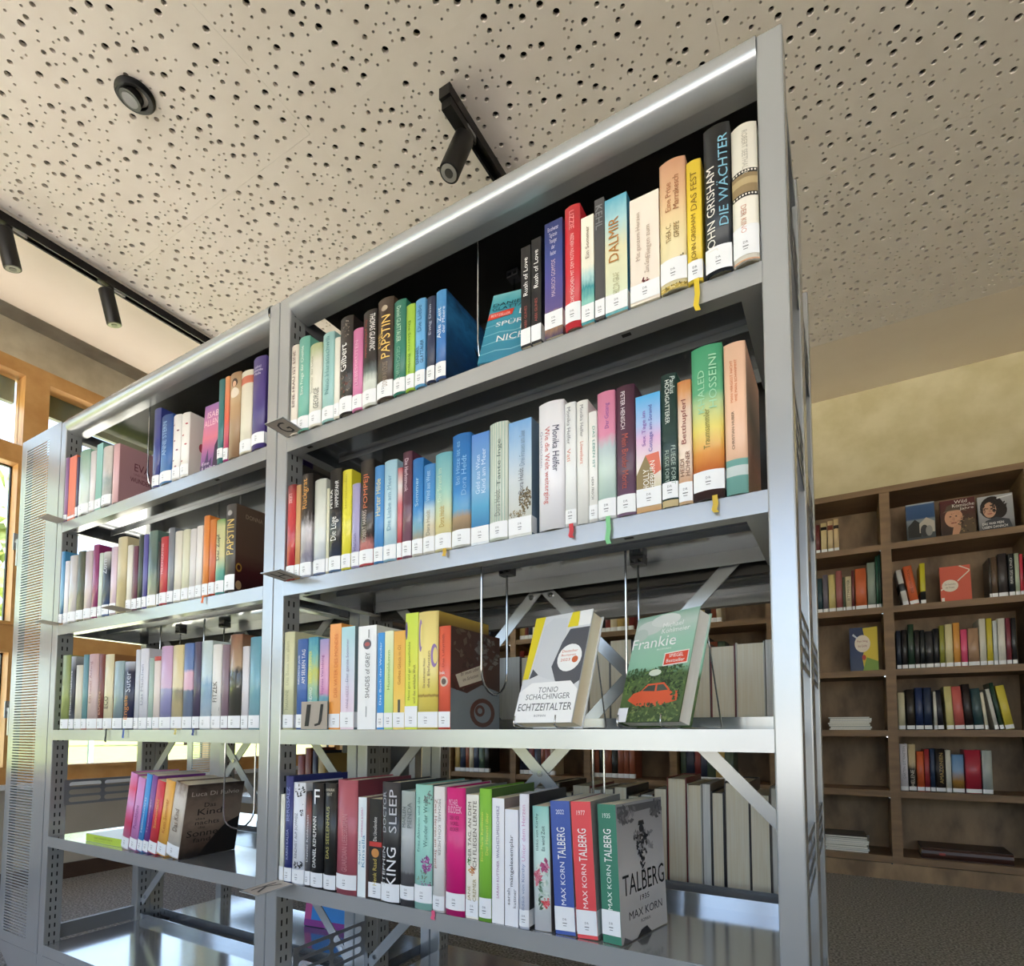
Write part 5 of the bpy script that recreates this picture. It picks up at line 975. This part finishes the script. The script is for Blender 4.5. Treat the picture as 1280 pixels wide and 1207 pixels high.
bookend(-.420, .150, .215, UT(0), ZT[0]+.10, 'wire bookend loop behind the white dotted books, top shelf')
bookend(-.47, .150, .215, UT(1), ZT[1]+.12, 'wire bookend loop behind the grey books, second shelf beside panel')
bookend(-.75, .155, .215, UT(2), ZT[2]+.10, 'wire bookend loop nearer the slotted panel, third shelf')
bookend(-.53, .155, .215, UT(2), ZT[2]+.10, 'wire bookend loop behind the hill-printed books, third shelf')
bookend(-.268, .055, .138, UT(3), .497, 'dark wire bookend loop beside the sepia cover, fourth shelf')

# ---------------- books of the rear side, page edges towards us
def rear(pxs, tops, zi, where):
    last = -9
    for k in range(len(pxs)-1):
        yt = tops[min(k, len(tops)-1)]; y = .405
        a, bb, c = at(pxs[k], yt+60, 'y', y).x, at(pxs[k+1], yt+60, 'y', y).x, at((pxs[k]+pxs[k+1])/2, yt, 'y', y).z
        a = max(a, last+.0005); bb = max(bb, a+.012); last = bb
        h = c-ZT[zi]; d = .150+.012*math.sin(k*2.3)
        hx = ('#3a3230', '#7a2f2a', '#2a2a30', '#5a5148', '#8a8276', '#4a3a2c', '#d8d2c4')[k*5 % 7]
        book('%s of the books turned page-edge outward, back of shelf %s' % (ORD[k]+' from the crossed braces' if False else ORD[k], where), bb-a-.0008, h, d, ((a+bb)/2, y+d, ZT[zi]+.0005), (0, 0, math.pi), hx, lab=None, back=True, hard=k % 3 != 0, group='books on the rear side of the shelving', pages='pages' if k % 4 else 'pagesw')
rear([612, 650, 672, 692, 713, 735, 763, 790, 820, 852, 888, 920, 957, 974], [822, 820, 818, 815, 812, 806, 800, 800, 803, 805, 806, 802, 799], 2, 'IJ')
rear([662, 684, 700, 716, 738, 752, 768, 784, 800, 818, 834, 859, 878, 889, 906, 938, 963, 976], [985, 978, 990, 982, 986, 985, 984, 994, 992, 986, 972, 980, 980, 990, 978, 994, 984], 3, 'K')
# things low in the bays
face_book('blue and pink cover standing on the bottom shelf of the rear side', .165, .20, .012, (-.50, .50, ZT[4]+.002), (R(-8), 0, R(8)), '#2f86d0',
  [('p', [(0, 0), (.16, 0), (.16, 1), (0, 1)], '#c2508c'), ('p', [(.0, .0), (1, .0), (1, .1), (0, .1)], '#8a2f86')] + [('t', 'im Jahr der Liebe', .4, .95, .90-.07*q, .935-.07*q, '#cfe4f5') for q in range(4)], hard=False)
book('white book lying on the fourth shelf of the rear side', .032, .19, .13, (-.56, .36, ZT[3]+.0165), (0, R(90), 0), '#c9c9c9', side='#e9edf0', lab=None, hard=False, rnd=0, t=[('ATLAS', 'u', .6, .85, 0, .3, '#3a3a3e')])
face_book('red and white patterned booklet propped on the fourth shelf by the double post', .075, .125, .006, (-.172, .10, ZT[3]+.002), (R(-10), 0, R(-38)), '#e3dcd8',
  [('p', [(0, .0), (1, 0), (1, .16), (0, .16)], '#e6e0dc'), ('p', [(0, .2), (1, .28), (1, 1), (0, 1)], '#c9506a')] + [('d', .15+.18*(q % 5), .32+.14*(q//5), (.06, .035), '#f0d6d8') for q in range(20)], hard=False)

# ================================================================== WOODEN BOOKCASE ON THE BACK WALL
FY = 2.66; UX = [-1.52+.55*k for k in range(0, 6)]+[1.80, 2.35]
TZ = [1.985, 1.690, 1.366, 1.045, .740, .437, .113]
bc = thing('wooden_bookcase', uniq('brown oak wall bookcase with open bays along the back wall'), 'bookcase', (0, FY, 0))
for x in UX: MB().box(x-.022, x+.022, 0, .27, .078, TZ[0]-.03).build('upright', M['oak'], bc)
MB().box(UX[0]-.021, UX[-1]+.021, -.004, .27, TZ[0]-.03, TZ[0]).build('top_board', M['oak'], bc)
MB().box(UX[0]-.021, UX[-1]+.021, 0.0, .25, 0, .078).build('plinth', M['oakback'], bc)
for a, bb in zip(UX[:-1], UX[1:]):
    for z in TZ[1:]: MB().box(a+.0222, bb-.0222, .004, .268, z-.032, z).build('shelf_board', M['oak'], bc)
    MB().box(a+.0222, bb-.0222, .270, .285, .06, TZ[0]-.01).build('back_board', M['oakback'], bc)
    for z in TZ[1:]: MB().box(bb-.029, bb-.0222, -.001, .003, z-.038, z-.032).build('shelf_pin', M['chrome'], bc)
c7, c8 = (960, 560, 4.0), (960, 840, 3.2875)
def bcrow(crop, ents, zi, where, base, first=1, y=FY+.035):
    cx, cy, sc = crop; n = first; last = -9; zs = TZ[zi]
    for e in ents:
        xl, xr, yt, colr, words = e[:5]; o = dict(e[5]) if len(e) > 5 else {}; lean = o.pop('lean', 0)
        X0 = at(cx+xl/sc, cy+base/sc, 'y', y).x; X1 = at(cx+xr/sc, cy+base/sc, 'y', y).x
        X0 = max(X0, last+.0006); X1 = max(X1, X0+.009)
        if X0 < 1.255 and cx+xl/sc > 1115: X1 += max(0, 1.2555-X0)*.5; X0 = 1.2555
        if X1 > 1.205 and cx+xl/sc < 1105: X1 = 1.205
        last = X1
        h = at(cx+(xl+xr)/2/sc, cy+yt/sc, 'y', y).z - at(cx+(xl+xr)/2/sc, cy+base/sc, 'y', y).z
        a = R(lean); wd = (X1-X0)*math.cos(a)-.0008
        book(uniq_label(words, n, where), wd, h, o.pop('d', min(.16, max(.11, h*.65))), ((X0+X1)/2, y, zs+.0006+abs(math.sin(a))*wd/2), (0, a, 0), colr, stick=False, group='books in the wooden bookcase', lab=o.pop('lab', .022), **o)
        n += 1
L_, R_ = 'on %s shelf, bookcase bay with magazine piles', 'on %s shelf, bookcase bay below the portraits'
bcrow(c7, [(236, 262, 372, '#6a2f2c', 'oxblood'), (267, 297, 366, [(0, '#cbb98a'), (.75, '#d3c495'), (.76, '#2a2320'), (.86, '#2a2320'), (.87, '#cbb98a'), (1, '#cbb98a')], 'cream black-banded', dict(const=True)), (301, 328, 360, [(0, '#cdb58c'), (.7, '#d0ba92'), (.71, '#8a4a3c'), (.85, '#8a4a3c'), (.86, '#cdb58c'), (1, '#c9b086')], 'cream red-banded', dict(const=True)), (332, 357, 354, [(0, '#c9b086'), (.7, '#cdb58c'), (.71, '#2f2622'), (.8, '#2f2622'), (.81, '#cdb58c'), (1, '#cdb58c')], 'slim cream black-banded', dict(const=True))], 1, L_ % 'top', 518)
bcrow(c7, [(248, 274, 628, '#2f4a54', 'petrol'), (277, 303, 612, '#6a6470', 'smoky grey'), (306, 340, 614, '#c9b87a', 'mustard'), (343, 375, 598, '#9a5a5a', 'dusty red'), (377, 388, 632, '#4f5a4a', 'thin olive'), (391, 420, 630, '#cfc3a2', 'ivory', dict(t=[('RITTMEISTER', 'u', .3, .9, 0, .5, '#4a4038')])), (422, 436, 602, '#6a3434', 'thin maroon'), (440, 497, 596, '#c4633a', 'thick orange'), (501, 542, 570, '#8a978a', 'grey-green'), (545, 556, 540, '#2f5a44', 'slim green', {}), (558, 572, 535, '#24463a', 'dark green', {})], 2, L_ % 'second', 802)
bcrow(c7, [(676, 706, 585, [(0, '#d8d6d0'), (.4, '#d8d6d0'), (.41, '#2a2a2c'), (.6, '#2a2a2c'), (.61, '#d0cec8'), (1, '#c9c7c2')], 'white and black leaning', dict(lean=-9, const=True)), (712, 758, 570, '#d0643a', 'orange leaning', dict(lean=-8, t=[('DIE ORANGEN', 'u', .3, .9, 0, .3, '#7a3520')])), (764, 791, 563, [(0, '#2a2a26'), (.3, '#2a2a26'), (.31, '#c9bf2f'), (1, '#d2c734')], 'yellow and black', dict(const=True))], 2, R_ % 'second', 768)
bcrow(c7, [(1108, 1116, 528, '#3a3430', 'thin umber'), (1118, 1152, 526, '#5a4636', 'brown'), (1155, 1202, 512, '#3a3434', 'thick charcoal'), (1207, 1237, 516, '#22262a', 'black white-lettered', dict(t=[('BERGE UND', 'u', .3, .9, 0, .45, '#d8d8d4')])), (1240, 1263, 516, '#aebaa2', 'pale sage'), (1265, 1282, 522, '#c23a4a', 'raspberry')], 2, R_ % 'second', 730, first=5)
tops = [875, 872, 845, 875, 876, 884, 872, 858, 853, 848, 882, 878, 832, 832, 845, 835, 835, 835]; xs = [645, 671, 703, 737, 764, 790, 832, 862, 890, 931, 968, 1004, 1062, 1099, 1131, 1155, 1196, 1224, 1252]
cl = ['#28303f', '#1d1c1e', '#1f3a2a', '#242224', '#1f2426', '#2a2a2c', '#202024', '#8f8f3a', '#d8cfa0', '#d99a4a', '#d8527a', '#a8866a', '#d2cfc0', '#c9b93a', '#cfd6d8', '#d9d6cc', '#7a3440', '#2a2a2c']
wd_ = ['navy-black', 'glossy black', 'pine-green', 'matt black', 'green-black', 'black white-patched', 'thick jet-black', 'olive-yellow', 'pale straw', 'tangerine', 'hot pink', 'wide tan', 'oatmeal', 'ochre-yellow', 'white-blue', 'wide white', 'burgundy', 'black and white']
bcrow(c7, [(xs[i], xs[i+1]-3, tops[i], cl[i], wd_[i], dict(coat=.4)) for i in range(18)], 3, R_ % 'third', 1068)
bcrow(c8, [(537, 566, 65, '#cfc8a8', 'cream'), (571, 605, 52, '#2c2620', 'black gold-lined'), (608, 640, 45, '#24345c', 'navy'), (643, 676, 45, '#22304e', 'dark blue'), (683, 697, 60, '#d4d0c4', 'thin ivory'), (699, 724, 55, '#22222a', 'black', dict(lean=-2.5)), (735, 766, 40, '#d0c687', 'pale yellow', dict(lean=-2)), (769, 810, 40, '#c4605a', 'coral', dict(lean=-3)), (813, 846, 30, '#2a1f1e', 'brown-black', dict(lean=-3)), (849, 888, 48, '#2f4a50', 'slate-teal', dict(lean=-3.5)), (893, 908, 62, '#d9d3bc', 'slim cream', dict(lean=-5)), (932, 950, 48, '#cfcdc6', 'white leaning', dict(lean=-9)), (954, 972, 22, '#24402f', 'dark green leaning', dict(lean=-9)), (976, 1014, 35, '#d2c04a', 'yellow leaning', dict(lean=-9))], 4, R_ % 'fourth', 218)
bcrow(c8, [(545, 578, 290, '#d8d6dc', 'white', dict(t=[('GÄRTEN OTTENSTEIN', 'u', .25, .95, 0, .4, '#7a7a86')])), (581, 612, 290, [(0, '#2a2422'), (.45, '#2a2422'), (.6, '#c9b48a'), (1, '#cdb98f')], 'cream and black', dict(noise=.2, t=[('HELENE', 'u', .1, .45, 0, .5, '#d8d0c0')])), (615, 645, 318, '#c4582f', 'burnt-orange'), (647, 668, 308, '#9a2f34', 'slim red'), (670, 690, 305, '#2a3a54', 'slim navy'), (692, 732, 303, '#241d1c', 'black gold-lettered', dict(t=[('AMAZONIEN', 'u', .2, .9, .1, .4, '#b59a5a')])), (734, 757, 308, '#cfcec2', 'slim white'), (760, 809, 325, [(0, '#4a3a30'), (.3, '#b5863f'), (.6, '#7fa0c4'), (1, '#6a93c0')], 'blue and gold', dict(noise=.2)), (814, 880, 303, '#a8283c', 'thick crimson'), (884, 926, 303, '#a9b0ac', 'silver-grey')], 5, R_ % 'fifth', 482)
# covers facing outward in the bookcase
def bc_face(c, xl, xr, yt, yb_, zi, label, col, prn=(), tk=.022, lean=-8, noise=0, yy=FY+.05):
    cx, cy, sc = c; X0 = at(cx+xl/sc, cy+yb_/sc, 'y', yy).x; X1 = at(cx+xr/sc, cy+yb_/sc, 'y', yy).x
    h = at(cx+xl/sc, cy+yt/sc, 'y', yy+.02).z-at(cx+xl/sc, cy+yb_/sc, 'y', yy).z
    return face_book(label, X1-X0, h, tk, (X0, yy, TZ[zi]+.004), (R(lean), 0, 0), col, prn, noise=noise, pages='pages')
bc_face(c7, 697, 842, 275, 465, 1, 'blue cover with house photograph standing on the bookcase', [(0, '#3a4248'), (.3, '#525a5e'), (.55, '#7f8a90'), (.6, '#2f4f78'), (.95, '#3a5a86'), (1, '#cfd4d8')], [('p', [(.05, .4), (.3, .58), (.5, .45), (.5, .1), (.05, .1)], '#2a2a2a'), ('p', [(.45, .45), (.7, .6), (.98, .48), (.98, .2), (.45, .2)], '#b5aea2'), ('d', .62, .25, (.14, .16), '#3a3a3c'), ('d', .78, .24, (.12, .14), '#8a8a88')])
bc_face(c7, 868, 1046, 255, 440, 1, 'dark red cover showing a person in a hat', [(0, '#2f2622'), (.5, '#4a3028'), (1, '#5a2226')], [('d', .38, .5, (.26, .26), '#c9987a'), ('p', [(.06, .66), (.3, .80), (.6, .78), (.78, .64), (.5, .70), (.25, .70)], '#6e5d4c'), ('p', [(.14, .70), (.2, .84), (.34, .88), (.52, .87), (.64, .82), (.68, .70), (.4, .73)], '#57483b'), ('d', .29, .54, (.035, .018), '#2a1d18'), ('d', .46, .54, (.035, .018), '#2a1d18'), ('d', .38, .46, (.04, .05), '#b5836a'), ('d', .38, .36, (.09, .02), '#8a4a3f'), ('s', .44, .46, .18, .2, 34, ('#b5836a', '#c08f72', '#a5765e', '#d2a486'), .035), ('d', .29, .54, (.03, .014), '#2a1d18'), ('d', .46, .54, (.03, .014), '#2a1d18'), ('s', .74, .3, .22, .24, 50, ('#5a4a38', '#8a7450', '#3a2f28'), .05), ('p', [(.3, .0), (.52, .0), (.58, .26), (.46, .32), (.36, .24)], '#c08f72'), ('p', [(.5, .05), (.98, .05), (.98, .4), (.7, .45), (.62, .25)], '#5a4a38'), ('t', 'Wild', .42, .78, .88, .97, '#eae4da'), ('t', 'Komische', .36, .98, .78, .87, '#eae4da'), ('t', 'Jahre', .56, .96, .67, .76, '#eae4da')])
bc_face(c7, 1058, 1238, 235, 415, 1, 'grey cover showing a person with dark curly hair', [(0, '#3a3c40'), (.3, '#8f9094'), (1, '#b5b6b8')], [('d', .4, .66, (.34, .32), '#231c1a'), ('d', .62, .56, (.2, .22), '#231c1a'), ('d', .33, .6, (.19, .22), '#c49a80'), ('d', .26, .64, (.028, .014), '#2a1d18'), ('d', .41, .64, (.028, .014), '#2a1d18'), ('d', .33, .57, (.03, .04), '#b0866e'), ('s', .37, .58, .13, .17, 30, ('#b98d74', '#c49a80', '#a87d66', '#d2aa90'), .03), ('d', .27, .64, (.024, .012), '#2a1d18'), ('d', .40, .64, (.024, .012), '#2a1d18'), ('d', .33, .49, (.07, .018), '#a05a52'), ('s', .58, .68, .22, .22, 60, ('#231c1a', '#3a2c28', '#17110f'), .05), ('s', .14, .66, .07, .2, 24, ('#231c1a', '#3a2c28'), .04), ('p', [(.05, 0), (.95, 0), (.86, .28), (.5, .38), (.2, .3)], '#3a3d44'), ('t', 'DAS WAR MEIN', .1, .7, .18, .25, W_), ('t', 'LEBEN DANACH', .1, .8, .08, .15, W_), ('p', [(.55, .88), (.98, .93), (.98, .97), (.55, .92)], '#dcdcdc')])
bc_face(c7, 866, 1022, 578, 756, 2, 'coral cover with pale oval standing on the bookcase shelf', '#d2604a', [('d', .32, .45, (.27, .17), '#e6dccb'), ('p', [(.02, .32), (.16, .38), (.14, .41), (.0, .36)], '#e6dccb'), ('p', [(.58, .55), (.98, .82), (.98, .86), (.56, .58)], '#e6dccb'), ('p', [(.62, .99), (.98, .84), (.98, .87), (.68, 1)], '#e6dccb'), ('t', 'Die Geschichte', .15, .5, .47, .52, '#8a7a6a'), ('t', 'der Frauen', .17, .46, .38, .43, '#8a7a6a'), ('p', [(.02, .02), (.12, .02), (.12, .12), (.02, .12)], '#e9e6e2')])
bc_face(c7, 412, 554, 872, 1090, 3, 'navy and yellow cover with pale disc standing on the bookcase', [(0, '#3a4a6a'), (.4, '#2f3f66'), (1, '#2a3a60')], [('p', [(.5, 0), (1, 0), (1, 1), (.48, .98), (.58, .6), (.44, .3)], '#d8bf3a'), ('p', [(.45, 0), (1, 0), (1, .2), (.6, .3)], '#7a9a3f'), ('d', .46, .62, (.28, .2), '#e8dccb'), ('t', 'Mein Weg', .27, .65, .64, .70, '#a0524a'), ('t', 'ins Licht', .3, .62, .54, .60, '#a0524a'), ('d', .5, .3, (.07, .06), '#b0402f'), ('p', [(.1, .82), (.14, .86), (.3, .76), (.26, .74)], '#cfd6e6')], tk=.03)
# magazines, each its own
for crop, xl, xr, base, zi, cnt, where in ((c8, 250, 440, 175, 4, 7, 'fourth'), (c8, 236, 432, 747, 6, 8, 'bottom')):
    X0 = at(crop[0]+xl/crop[2], crop[1]+base/crop[2], 'y', FY+.03).x; X1 = at(crop[0]+xr/crop[2], crop[1]+base/crop[2], 'y', FY+.03).x; z = TZ[zi]+.0006
    for k in range(cnt):
        th = .0075+.002*(k % 3)
        m = thing('magazine', uniq('white-edged magazine, %s from the bottom of the pile, %s bookcase shelf' % (ORD[k], where)), 'magazine', (X0+.006*math.sin(k*1.7), FY+.03+.004*(k % 2), z), (0, 0, R(1.5*math.sin(k*2.1))), 'magazines in the wooden bookcase')
        wv = X1-X0-.02
        MB().box(.002, wv-.001, .001, .205, .0012, th-.0012).build('page_block', M['pagesw'], m)
        MB().box(0, wv, 0, .207, 0, .001).box(0, wv, 0, .207, th-.001, th).box(0, .001, 0, .207, .001, th-.001).build('cover', flat(('#d9d9d6', '#c9ccd0', '#8a8f84', '#dcd8cc')[k % 4] if k < cnt-1 else '#4c4c48', .35), m)
        z += th+.0006
# big folio lying on the bottom shelf
a, bb = at(960+632/3.2875, 840+772/3.2875, 'y', FY+.03), at(960+1012/3.2875, 840+798/3.2875, 'y', FY+.03)
f = thing('folio', uniq('large dark brown leather folio lying on the bottom bookcase shelf'), 'book', (a.x, FY+.03, TZ[6]+.001)); wv = bb.x-a.x; th = .052
MB().box(0, wv, 0, .2, 0, .004).box(0, wv, 0, .2, th-.004, th).build('cover', flat('#33190f', .45), f)
o = MB().prism([(.002, .002), (-.006, .012), (-.008, th/2), (-.006, th-.012), (.002, th-.002), (.006, th-.004), (.006, .004)], 0, wv).build('spine', flat('#3c1d11', .4), f)
MB().box(.004, wv-.004, .006, .195, .004, th-.004).build('page_block', M['pages'], f)
MB().box(wv*.2, wv*.27, -.0092, -.0078, th*.4, th*.62).build('spine_seal', flat('#8a2f28', .5), f)
# books further along the bookcase, glimpsed through the shelving
pal = [('#7a2f2c', 'brick-red'), ('#c9bda2', 'cream'), ('#2a2f44', 'navy'), ('#d8d6d0', 'white'), ('#20201f', 'black'), ('#8a4a34', 'russet'), ('#4a5a4a', 'sage'), ('#b59a5a', 'gold')]
rnd = random.Random(5)
for zi, nm in ((2, 'second'), (3, 'third'), (5, 'fifth')):
    n = 1
    for k in range(4):
        x = UX[k]+.036; lim = UX[k+1]-.036
        stop = x+(lim-x)*(1.0 if zi == 5 else rnd.uniform(.55, .9)); c = 0
        while x < stop-.05 and c < 7 and n <= len(ORD):
            wv = rnd.uniform(.026, .05); q = pal[rnd.randrange(len(pal))]; h = rnd.uniform(.19, .245)
            book('%s book, %s along %s bookcase shelf, seen through the steel shelving' % (q[1], ORD[n-1], nm), wv, h, .14, (x+wv/2, FY+.035, TZ[zi]+.0006), (0, 0, 0), q[0], stick=False, group='bookcase books behind the shelving', lab=.03)
            x += wv+.0012; n += 1; c += 1
# a few books on the farther steel row
for k in range(9):
    q = pal[(k*3) % len(pal)]; wv = .03+.008*(k % 3)
    book('%s book, %s on the farther steel shelving row' % (q[1], ORD[k]), wv, .2+.012*(k % 4), .14, (X2+BAY-.06-.043*k, Y2+.006, ZT[2 if k < 5 else 3]+.0006), (0, 0, 0), q[0], stick=False, group='books on the farther steel row', lab=.03)
flush_texts()
